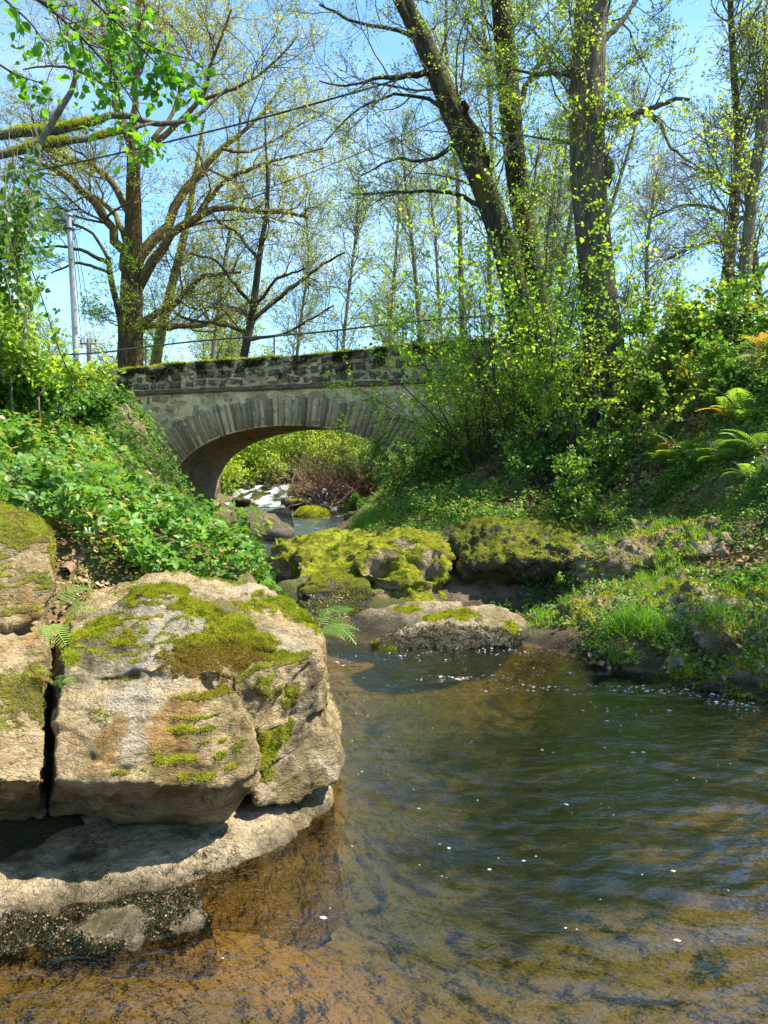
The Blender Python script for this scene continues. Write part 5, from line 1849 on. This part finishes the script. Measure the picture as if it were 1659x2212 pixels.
cover('herb_cover', 'small light green herbs between the brambles of the left bank', LEFTP, 26000, .22, LEAF6, .045, 'hazel', power=1.5, tilt=.5, cl=.35, patch=.9, gap=-.05)
LEFTU = [(-9, 6), (-4.2, 7), (-4.6, 12), (-5.6, 17), (-6.5, 20), (-14, 22), (-14, 8)]
cover('hedge_cover', 'tangled nettles and brambles along the top of the left bank', LEFTU, 14000, .6, TRI, .07, 'bramble', power=.8, tilt=.6, cl=.5, stems=500)
RIGHTP = [(1.1, 10.3), (2.4, 10.2), (4.0, 9.4), (5.2, 8.2), (7, 9), (8, 12), (6, 14.8), (3, 16.8), (1.2, 17.3), (.2, 17.0), (.1, 14.5), (.2, 12.6), (.5, 11.2)]
cover('ivy_cover', 'dark ivy and bramble leaves covering the steep right bank', RIGHTP, 30000, .30, LEAF6, .05, 'ivy', power=1.0, tilt=.6, cl=.5, patch=1.0, gap=-.08, stems=400)
cover('bank_herbs', 'bright leafy herbs scattered over the right bank', RIGHTP, 26000, .5, TRI, .036, 'bramble', power=1.0, tilt=.6, cl=.75, patch=.8, gap=-.15)
LEDGE = [(-.6, 11.2), (.4, 9.9), (1.6, 9.3), (1.5, 8.1), (1.7, 7.2), (2.4, 6.3), (2.9, 5.5), (4.5, 6), (5.5, 8), (4.2, 9.6), (2.6, 10.8), (1.2, 11.6), (.2, 13.5), (-.6, 13)]
cover('bank_grass', 'fresh green grass on the lower shelves of the right bank', LEDGE, 36000, .08, BLADE, .10, 'grass', power=.8, tilt=.8, lean=0, cl=.5, patch=1.1, gap=-.12, base=0, aspect=.06)
cover('low_herbs', 'low dark green herbs between rocks of the right bank', LEDGE, 24000, .14, LEAF6, .035, 'bramble', power=.8, tilt=.6, cl=.5, patch=1.4, gap=-.08)
cover('fallen_leaves', 'dry tan fallen leaves on the right bank', LEDGE + [(1, 13.5)], 9000, .015, LEAF4, .055, 'litter', power=.6, tilt=.35, cl=.5, patch=1.0, gap=-.1, aspect=1.3)
cover('slope_leaves', 'dry tan fallen leaves on the bare upper slope of the right bank', [(1.5, 11), (4, 10), (5, 12), (3, 14), (1.5, 13)], 6500, .06, LEAF4, .07, 'litter', power=.3, tilt=.4, cl=.5, aspect=1.3)
cover('moss_carpet', 'low moss carpet over the wet foot of the right bank', LEDGE, 90000, .004, SPIKE, .034, 'moss', power=.8, tilt=.9, lean=0, cl=.25, patch=.8, gap=.05, base=0, aspect=.3)
cover('stream_grass', 'fresh grass along the right edge of the upper stream', [(-1.3, 11.6), (-.9, 13.5), (-.75, 15), (-.35, 19), (.7, 17.5), (.5, 13.5), (-.3, 11.4)], 15000, .10, BLADE, .16, 'grass', power=.5, tilt=.8, lean=0, cl=.5, base=0, aspect=.06, patch=.8, gap=-.15)
cover('field_grass', 'grass along the road verge behind the bridge', [(-14, 21), (-6.5, 20), (-6, 23.5), (-7, 26), (-14, 30)], 16000, .15, BLADE, .3, 'grass', power=0, tilt=.7, lean=0, base=0, aspect=.05)
cover('far_scrub', 'sunlit scrub filling the far valley behind the bridge', [(-24, 33), (-6.5, 33), (-6, 46), (-2, 42), (-1.5, 31), (2, 26.5), (9, 24), (24, 30), (24, 60), (-24, 60)], 60000, 2.1, LEAF4, .17, 'springleaf', power=1, tilt=.8, cl=.35)
# plants and litter that settled on the bank rocks
mbs = {'grass': MB(), 'bramble': MB(), 'litter': MB()}
for o_ in BANKROCKS:
    for mk_, n_, tm_, sz_, asp in (('grass', 1700, BLADE, .09, .07), ('bramble', 800, LEAF6, .034, 1.0), ('litter', 260, LEAF4, .05, 1.3)):
        v_, nn_ = vget(o_.data)
        w_ = (nn_[:, 2] > .45) * (fbm(v_ * (1.7 if mk_ != 'litter' else 1.2) + len(mk_), 3) > .08) * 1.0
        p_, q_ = sample_faces(o_.data, w_, n_)
        if not len(p_):
            continue
        if mk_ == 'grass':
            d_ = nrm(q_ * .3 + np.array((0, 0, .8)) + .5 * rng.normal(size=p_.shape))
            nor_ = np.cross(d_, rng.normal(size=p_.shape))
        else:
            nor_ = q_ + .5 * rng.normal(size=p_.shape); d_ = rng.normal(size=p_.shape)
            p_ = p_ + q_ * ((.02 + .07 * rng.random((len(p_), 1))) if mk_ == 'bramble' else .012)
        s_ = sz_ * (.5 + .8 * rng.random(len(p_)))
        scatter(mbs[mk_], tm_[0], tm_[1], p_, nor_, d_, np.stack([s_ * asp, s_, s_], 1), np.clip(.5 + .3 * rng.normal(size=len(p_)), 0, 1))
tag(mbs['grass'].build('rock_grass', M['grass']), 'short grass rooted on the rocks of the right bank', 'plants', kind='stuff')
tag(mbs['bramble'].build('rock_herbs', M['bramble']), 'small herbs rooted on the rocks of the right bank', 'plants', kind='stuff')
tag(mbs['litter'].build('rock_litter', M['litter']), 'dry leaves lying on the rocks of the right bank', 'debris', kind='stuff')
# litter on the soil behind the boulder
cover('boulder_litter', 'brown dry leaves and needles lying on the soil behind the left boulder', [(-2.3, 4.35), (-1.8, 4.3), (-1.4, 4.7), (-.7, 4.9), (-.75, 5.4), (-2.4, 5.3)], 2600, .012, LEAF4, .028, 'litter', power=0, tilt=.3, cat='debris', aspect=1.2)


def on_rocks(px, py, Y):
    return P(px, py, Y)


# ------------------------------------------------------------------ ferns, tufts and single plants
def fern(label, base, n, L, mat='fern', az=None, el=(35, 65), name='fern', group=None, face=None):
    o = thing(name, base, label, 'fern', group)
    for i in range(n):
        mb = MB()
        a = rng.random() * 6.28 if az is None else az[i % len(az)] + .2 * rng.normal()
        e = R(el[0] + (el[1] - el[0]) * rng.random())
        d = np.array([[math.cos(a) * math.cos(e), math.sin(a) * math.cos(e), math.sin(e)]])
        up = np.array([[-math.cos(a) * math.sin(e), -math.sin(a) * math.sin(e), math.cos(e)]]) + (0 if face is None else np.array(face))
        s = np.array([L * (.7 + .5 * rng.random())])
        scatter(mb, FROND[0], FROND[1], np.array([base], float) + .02 * rng.normal(size=(1, 3)), up, d, s, np.array([np.clip(.5 + .3 * rng.normal(), 0, 1)]))
        mb.build('frond', M[mat], o)
    return o


fern('fern hanging over the water at the right shoulder of the big boulder', P(690, 1362, 4.6), 7, .27, az=[-.1, .7, -.9, .25, -.5, 1.1], el=(-12, 35), face=(0, -.45, .3))
fern('small fern in the dark crack between the two left boulder blocks', P(100, 1335, 3.8), 2, .22, az=[-.9], el=(-15, 10), face=(0, -.6, 0))
fern('fern drooping over the top of the dark vertical crack', P(120, 1310, 4.05), 3, .22, az=[-.2, .4], el=(10, 30), face=(0, -.5, 0))
fern('young fern clump sprouting low inside the vertical crack', P(118, 1470, 3.42), 5, .11, az=[-1.5, -.9, -2.3], el=(10, 60), face=(0, -.5, 0))
fern('fern on the soil behind the golden capped boulder', P(130, 1235, 4.9), 5, .26, el=(10, 40))
FERN = [('fern with rusty tips at the right picture edge', 1640, 790, 8.8, .75), ('large pale fern leaning over the slope at the right edge', 1600, 850, 8.9, .7), ('fern clump on the sunny slope below the dark thicket', 1520, 860, 10.0, .7),
        ('fern in the middle of the right bank slope', 1440, 900, 10.4, .7), ('fern low on the right slope above the grass shelf', 1460, 985, 9.9, .6), ('fern at the right picture edge above the grassy shelf', 1620, 980, 8.6, .6),
        ('fern among dead leaves on the bare upper slope', 1350, 860, 11.6, .6), ('fern at the foot of the holly bush', 1240, 1020, 11.2, .5), ('fern between hazel stems on the right bank', 1110, 1040, 11.5, .5),
        ('small fern above the undercut rock', 1060, 1100, 10.6, .4), ('small fern among fallen leaves on the lower shelf', 1390, 1120, 9.2, .4), ('fern under the dark brambles at the right edge', 1560, 930, 9.2, .6),
        ('fern beside the small hilltop sapling', 1380, 770, 11.6, .5)]
for lb, px, py, Y, L in FERN:
    x, y = at(px, py, Y)
    z = float(H(np.array([x]), np.array([y]))[0])
    fern(lb, (x, y, z + .02), 11, L * .62, el=(10, 60), group='ferns of the right bank')


for i in range(16):
    px, py = rng.uniform(1410, 1680), rng.uniform(790, 1010)
    Y = 9.0 + (1010 - py) / 220 * 1.4 + (1660 - px) / 250 * .9
    x, y = at(px, py, Y)
    z = float(H(np.array([x]), np.array([y]))[0])
    fern('fern in the dense patch of pale ferns on the sunny right slope', (x, y, z + .02), 10, .40 + .16 * rng.random(), el=(22, 72), group='patch of pale ferns on the right slope')


def tuft(label, base, n, L, w, mat='grass', name='grass_tuft', droop=.6, spread=.1, cat='grass'):
    o = mbx = MB()
    p = np.array(base) + spread * rng.normal(size=(n, 3)) * (1, .7, .15)
    d = nrm(rng.normal(size=(n, 3)) * .55 + np.array((0, -.15, 1.0)))
    s = L * (.45 + .7 * rng.random(n))
    az = rng.normal(size=(n, 3))
    scatter(mbx, BLADE[0], BLADE[1], p, nrm(np.cross(d, az)), d, np.stack([w * np.ones(n), s, s * droop], 1), np.clip(.5 + .25 * rng.normal(size=n), 0, .88))
    return tag(mbx.build(name, M[mat]), label, cat)


tuft('bright green grass tuft hanging over the pool on the right bank', on_surface(vget(BANKROCKS[4].data)[0], 1385, 1362) + (.05, .05, .0), 1100, .26, .009, spread=.14, droop=1.2)
tuft('small fresh grass tuft on the mossy right shoulder of the big boulder', P(632, 1340, 4.55), 130, .09, .004, spread=.035)
tuft('small grass tuft on the soil ledge of the left boulder', P(248, 1318, 4.3), 50, .06, .004, spread=.02)
tuft('grass along the water behind the mossy slab', P(800, 1128, 12.5), 260, .2, .008, spread=.15)
tuft('dark grass fringe beside the corner rock', P(1190, 1240, 9.0), 240, .2, .008, spread=.14)
tuft('grass tuft with pale heads on the sunny shelf', P(1370, 1090, 10.4), 500, .26, .008, spread=.15)
tuft('grass tuft on the sunny shelf below the ferns', P(1560, 1060, 9.4), 500, .26, .008, spread=.15)
tuft('grass by the shore rock at the right edge', P(1600, 1330, 6.9), 300, .2, .007, spread=.14)
tuft('green grass beside the water at the dark bush', P(880, 1118, 13.0), 300, .22, .009, spread=.15)
# flowering grass stems on the boulder shoulder
mb = MB()
pp = []
for i in range(9):
    b = P(668, 1335, 4.5) + rng.normal(size=3) * (.03, .03, .005)
    d = np.array((.30 + .35 * rng.random(), 0.1 * rng.normal(), .5 * rng.random() + .12)) * (.28 + .14 * rng.random())
    u = np.linspace(0, 1, 8)[:, None]
    pp.append(b + d * u + np.array((0, 0, -.05)) * u ** 2)
pp = np.array(pp)
tubes(mb, pp, np.full((9, 8), .0014), 3)
g = tag(mb.build('seed_grass', M['grass']), 'wispy seeding grass stems leaning out from the boulder shoulder', 'grass')
mb = MB()
leaves_on(mb, pp, 26, .014, LEAF4, (.45, 1), .012, cl=.9)
mb.build('seed_heads', M['litter'], g)
WEED = [('leafy weed on the lip of the undercut rock', 1150, 1150, 9.2, .3), ('leafy weed spike in front of the undercut rock', 1235, 1250, 8.6, .4), ('leafy weed under the bank slab', 1105, 1300, 8.6, .25), ('broad leaved plant on the grass shelf', 1200, 1115, 9.9, .25),
        ('nettle on the grass shelf at the foot of the dark slope', 1310, 1110, 9.9, .25), ('pale leafy plant between the rock shelves', 1430, 1185, 8.3, .25), ('blue green plant beside the bright grass tuft', 1500, 1320, 7.2, .2), ('leafy plant under the tilted shelf at the right edge', 1620, 1250, 7.0, .25),
        ('weed growing from the dark face left of the bright tuft', 1250, 1360, 7.5, .22), ('leafy plant on the rim above the tilted shelf', 1560, 1190, 8.0, .28), ('plant standing in the shade at the right picture edge', 1640, 1080, 8.2, .4)]
for lb, px, py, Y, hh in WEED:
    x, y = at(px, py, Y)
    bush('weed', lb, (x, y), 10, hh, (30, 90), 'bramble', .04, 4, spread=.06, ang=(0, 35), cl=.6, group='weeds of the right bank', cat='plant', stem_r=.003)
# taller stalks on the left bank
for lb, px, py, Y, hh in (('tall broad leaved bramble shoot near the water on the left bank', 745 * .47 + 0, 1130, 6.6, .5), ('young bramble shoot leaning over the stream beside the dark pier rock', 515, 1175, 7.6, .55),
                          ('yellowish bramble shoot on the left bank at the picture edge', 45, 1000, 6.6, .5), ('bramble shoot on top of the left bank', 230, 960, 9.5, .6), ('dark leaved shoot in front of the left brambles', 300, 1225, 5.25, .16)):
    x, y = at(px, py, Y)
    bush('bramble_shoot', lb, (x, y), 3, hh, (10, 24), 'bramble', .085, 3, spread=.04, ang=(0, 30), cl=.6, group='bramble shoots of the left bank', cat='plant', stem_r=.005, tmpl=TRI)
# dead stick and bark lying on the boulder
for lb, pts, r in (('thin dead stick lying across the litter on the boulder top', [P(440, 1285, 4.7), P(520, 1300, 4.65), P(600, 1325, 4.5)], .006), ('curved bare twig on the boulder under the yellow moss', [P(265, 1325, 4.25), P(295, 1345, 4.15), P(310, 1368, 4.05)], .005),
                   ('piece of rotten wood on the soil behind the golden capped boulder', [P(140, 1240, 4.75), P(165, 1215, 4.9), P(185, 1200, 5.0)], .035)):
    q = resample(np.array(pts), 12)
    q[:, 2] += .012
    mb = MB()
    tubes(mb, q[None], (r * (1 + .2 * rng.normal(size=12)))[None], 6)
    tag(mb.build('dead_stick', M['dead'], smooth=True), lb, 'stick')

# ------------------------------------------------------------------ overhead branches, upper left
o = thing('leafy_branch', P(60, -120, 3.4), 'big fresh green hazel leaves hanging on thin twigs in the upper left corner', 'branch')
mains_ = []
for pts, Y, dy in (([(-60, -80, 5), (60, -20, 4), (160, 60, 3), (240, 150, 2), (300, 230, 1.5), (330, 320, 1)], 3.5, .3), ([(100, -100, 4), (190, -10, 3), (260, 60, 2), (340, 110, 1.5), (420, 130, 1)], 3.3, .3),
                   ([(160, -90, 4), (230, 0, 3), (290, 90, 2), (380, 180, 1.2)], 3.7, -.2), ([(-40, -60, 4), (20, 10, 3), (60, 40, 2), (110, 110, 1.2)], 3.3, .1), ([(-30, 120, 3), (30, 160, 2), (90, 180, 1.2)], 3.6, .2),
                   ([(230, 90, 2), (250, 180, 1.6), (270, 260, 1.2)], 3.6, .1)):
    mains_.append(resample(px_path(pts, Y, dy), 14))
mains_ = np.array(mains_)
mb = MB()
tubes(mb, mains_[..., :3], mains_[..., 3], 6)
g1_ = grow(mains_[..., :3], mains_[..., 3], 75, (.12, .34), (30, 70), 7, .14, -.12, (.25, 1), .6, .0016)
tubes(mb, *g1_, 4)
mb.build('twigs', M['twig_dark'], o, smooth=True)
mb = MB()
leaves_on(mb, np.concatenate([g1_[0]]), 9.5, .041, LEAF6, (.2, 1), .02, .35, .8, .55, 1.15)
M['hazel_big'] = m_leaf('hanging_hazel_leaf', (.06, .19, .014), (.14, .33, .025), (.24, .40, .04), trans=.55, rough=.4)
mb.build('leaves', M['hazel_big'], o)


def dead_branch(label, pts, Y, dy, mat='bark_grey', moss=()):
    q = resample(px_path(pts, Y, dy), 30)
    q[1:-1, :3] += q[1:-1, 3:4] * .10 * rng.normal(size=(28, 3))
    mb = MB()
    tubes(mb, q[None, :, :3], q[None, :, 3], 9)
    o = tag(mb.build('dead_branch', M[mat], smooth=True), label, 'branch')
    for a, b, n in moss:
        t = a + (b - a) * rng.random(n)
        f = t * 29
        i = np.minimum(f.astype(int), 28)
        c = q[i] + (q[i + 1] - q[i]) * (f - i)[:, None]
        an = np.pi / 2 + 1.1 * rng.normal(size=n)
        tan = nrm(q[i + 1, :3] - q[i, :3])
        sd_ = nrm(np.cross(tan, (0, 0, 1.)))
        upv = np.cross(sd_, tan)
        nn = sd_ * np.cos(an)[:, None] + upv * np.sin(an)[:, None]
        bulge = 1 + .35 * np.sin(np.pi * np.clip((t - a) / (b - a), 0, 1))
        fuzz('moss', c[:, :3] + nn * (c[:, 3] * bulge)[:, None], nn, M['moss'], o, .02, np.clip(.55 + .3 * rng.normal(size=n), 0, .96))
    return o


dead_branch('upper mossy dead branch crossing from the left picture edge', [(-60, 300, 10), (40, 285, 10), (120, 282, 9), (200, 265, 8), (255, 240, 7), (330, 270, 6), (400, 265, 5), (440, 240, 4), (490, 190, 2)], 7.0, .8, moss=((.28, .44, 2500), (.12, .24, 1200), (.02, .1, 800)))
dead_branch('lower mossy dead branch crossing from the left picture edge', [(-60, 345, 9), (50, 325, 8), (110, 310, 8), (180, 300, 7), (240, 288, 6), (300, 275, 4), (340, 262, 2)], 6.6, .6, moss=((.2, .5, 2800), (.62, .78, 1200)))
dead_branch('grey broken branch leaning up across the mossy dead branches', [(80, 320, 7), (110, 270, 7), (150, 205, 6), (165, 170, 5), (150, 90, 3), (135, 20, 2)], 6.5, -.3, 'bark_pale')
# ivy curtain and dry vines
o = thing('hanging_ivy', P(0, 300, 6.6), 'curtain of dry vines and dark ivy hanging at the left picture edge', 'vine')
pp = []
for i in range(34):
    x0 = rng.uniform(-40, 85); y0 = rng.uniform(270, 350)
    y1 = y0 + rng.uniform(150, 420); Yv = rng.uniform(6.0, 7.0)
    u = np.linspace(0, 1, 12)
    xx = x0 + rng.normal() * 34 * u ** 1.5 + 9 * np.cumsum(rng.normal(size=12)) * .45 + 6 * np.sin(u * 11 + rng.random() * 6)
    pp.append(np.array([P(a, y0 + (y1 - y0) * b, Yv) for a, b in zip(xx, u)]))
pp = np.array(pp)
mb = MB()
tubes(mb, pp[:20], np.full((20, 12), .003), 4)
tubes(mb, pp[20:], np.full((14, 12), .0045), 4)
M['vine'] = m_simple('dry_vine', (.16, .12, .08), (.32, .26, .19), 30)
mb.build('vines', M['vine'], o)
mb = MB()
leaves_on(mb, pp, 26, .05, LEAF6, (.3, 1.0), .05, .2, .8, .35, 1.3)
lowp = np.array([[P(a, b, 6.6), P(a + 6, b + 120, 6.6)] for a, b in zip(rng.uniform(-50, 55, 40), rng.uniform(420, 560, 40))])
lowp = lowp[:, :1] + (lowp[:, 1:] - lowp[:, :1]) * np.linspace(0, 1, 5)[None, :, None]
leaves_on(mb, lowp, 26, .05, LEAF6, (0, 1.0), .05, .2, .6, .4, 1.3)
mb.build('leaves', M['ivy'], o)
# one long arching bramble cane against the sky
cane = px_path([(60, 560, 2), (90, 640, 2), (115, 720, 2), (140, 790, 2), (165, 830, 2)], 7.5, .5, k=12)
mb = MB(); tubes(mb, cane[None, :, :3], np.full((1, 12), .006), 5)
o = tag(mb.build('bramble_cane', M['twig_dark'], smooth=True), 'long dark arching bramble cane against the sky at the left', 'plant')
mb = MB(); leaves_on(mb, cane[None, :, :3], 26, .05, TRI, (0, 1), .05, .4, .5, .5); mb.build('leaves', M['bramble'], o)

# ------------------------------------------------------------------ poles and wires
M['pole'] = m_simple('grey_pole', (.26, .26, .27), (.40, .40, .41), 8, .6, .3, .2, .01, (1, 1, .1))
M['polewood'] = m_simple('pole_wood', (.18, .12, .09), (.30, .22, .17), 14, .8, .2, .4, .01, (1, 1, .15))
M['cable'] = m_simple('black_cable', (.012, .012, .014), (.025, .025, .028), 20, .5, .4)
pt, pb = P(148, 465, 24), P(168, 815, 24)
o = thing('utility_pole', pb, 'tall grey metal utility pole left of the big oak', 'pole')
mb = MB(); tubes(mb, np.array([pb + (0, 0, -1.0), (pb + pt) / 2, pt])[None], np.array([[.095, .085, .07]]), 12); mb.build('shaft', M['pole'], o, smooth=True)
mb = MB(); mb.box(pt + (-.09, -.09, -.02), pt + (.09, .09, .05)); mb.build('cap', M['pole'], o)
mb = MB(); mb.box(pt + (-.11, -.11, -.42), pt + (.11, .11, -.36)); mb.build('bracket', M['iron'], o)
qt, qb = P(191, 742, 46), P(195, 830, 46)
o = thing('wooden_pole', qb, 'short looking distant wooden pole with a crossarm beside the tall grey pole', 'pole')
mb = MB(); tubes(mb, np.array([qb + (0, 0, -1.0), (qb + qt) / 2, qt])[None], np.array([[.15, .14, .12]]), 10); mb.build('shaft', M['polewood'], o, smooth=True)
mb = MB(); mb.box(qt + (-.5, -.06, -.05), qt + (.5, .06, .05)); mb.build('crossarm', M['polewood'], o)
for dx in (-.42, -.05, .42):
    mb = MB(); tubes(mb, np.array([qt + (dx, 0, .04), qt + (dx, 0, .22)])[None], np.array([[.035, .05]]), 8); mb.build('insulator', M['iron'], o)


def wire(label, a, b, sag, r):
    u = np.linspace(0, 1, 30)[:, None]
    q = a + (b - a) * u - np.array((0, 0, sag)) * (4 * u * (1 - u))
    mb = MB(); tubes(mb, q[None], np.full((1, 30), r), 5)
    tag(mb.build('overhead_wire', M['cable'], smooth=True), label, 'wire')


wire('thick black cable slung from the grey pole up to the right', P(149, 480, 24) * 0 + P(60, 372, 21), P(900, 160, 17), .12, .022)
wire('thin black wire crossing below the thick black cable', P(380, 470, 24), P(960, 252, 20), .15, .012)
for i, (dx, lb) in enumerate(((-.4, 'left'), (-.04, 'middle'), (.4, 'right'))):
    wire('%s thin line running from the grey pole down to the far wooden pole' % lb, pt + (.06 + .05 * i, .05, -.30 - .1 * i), qt + (dx, 0, .22), .1, .014)

# unseen tree added beside the picture to throw shade on the pool
for i, (x, y, h, lb) in enumerate(((6.6, 5.6, 7.0, 'unseen leafy tree added on the right bank to shade the pool'),)):
    z = float(H(np.array([x]), np.array([y]), False)[0])
    T = Tree('shade_tree', lb, (x, y, z), 'bark_grey', leaf='hazel')
    pts = np.array([(x + .06 * rng.normal() * j, y + .06 * rng.normal() * j, z - .2 + h * .8 * j / 6, .15 * (1 - .13 * j)) for j in range(7)])
    a = T.trunk(pts, 10, 20)
    q1 = grow(a[0], a[1], 36, (1.2, 2.6), (40, 80), 8, .16, .15, (.35, 1), .45, .015)
    q2 = grow(*q1, 260, (.5, 1.2), (30, 65), 6, .18, .08, (.2, 1), .5, .008)
    q3 = grow(*q2, 1500, (.25, .6), (30, 65), 4, .18, .05, (.2, 1), .5, .005)
    T.add(*q1, 5); T.add(*q2, 4); T.add(*q3, 3)
    leaves_on(T.lm, q3[0], 4, .085, LEAF6, tr=(.1, 1), spread=.06, cl=.5)
    T.finish()
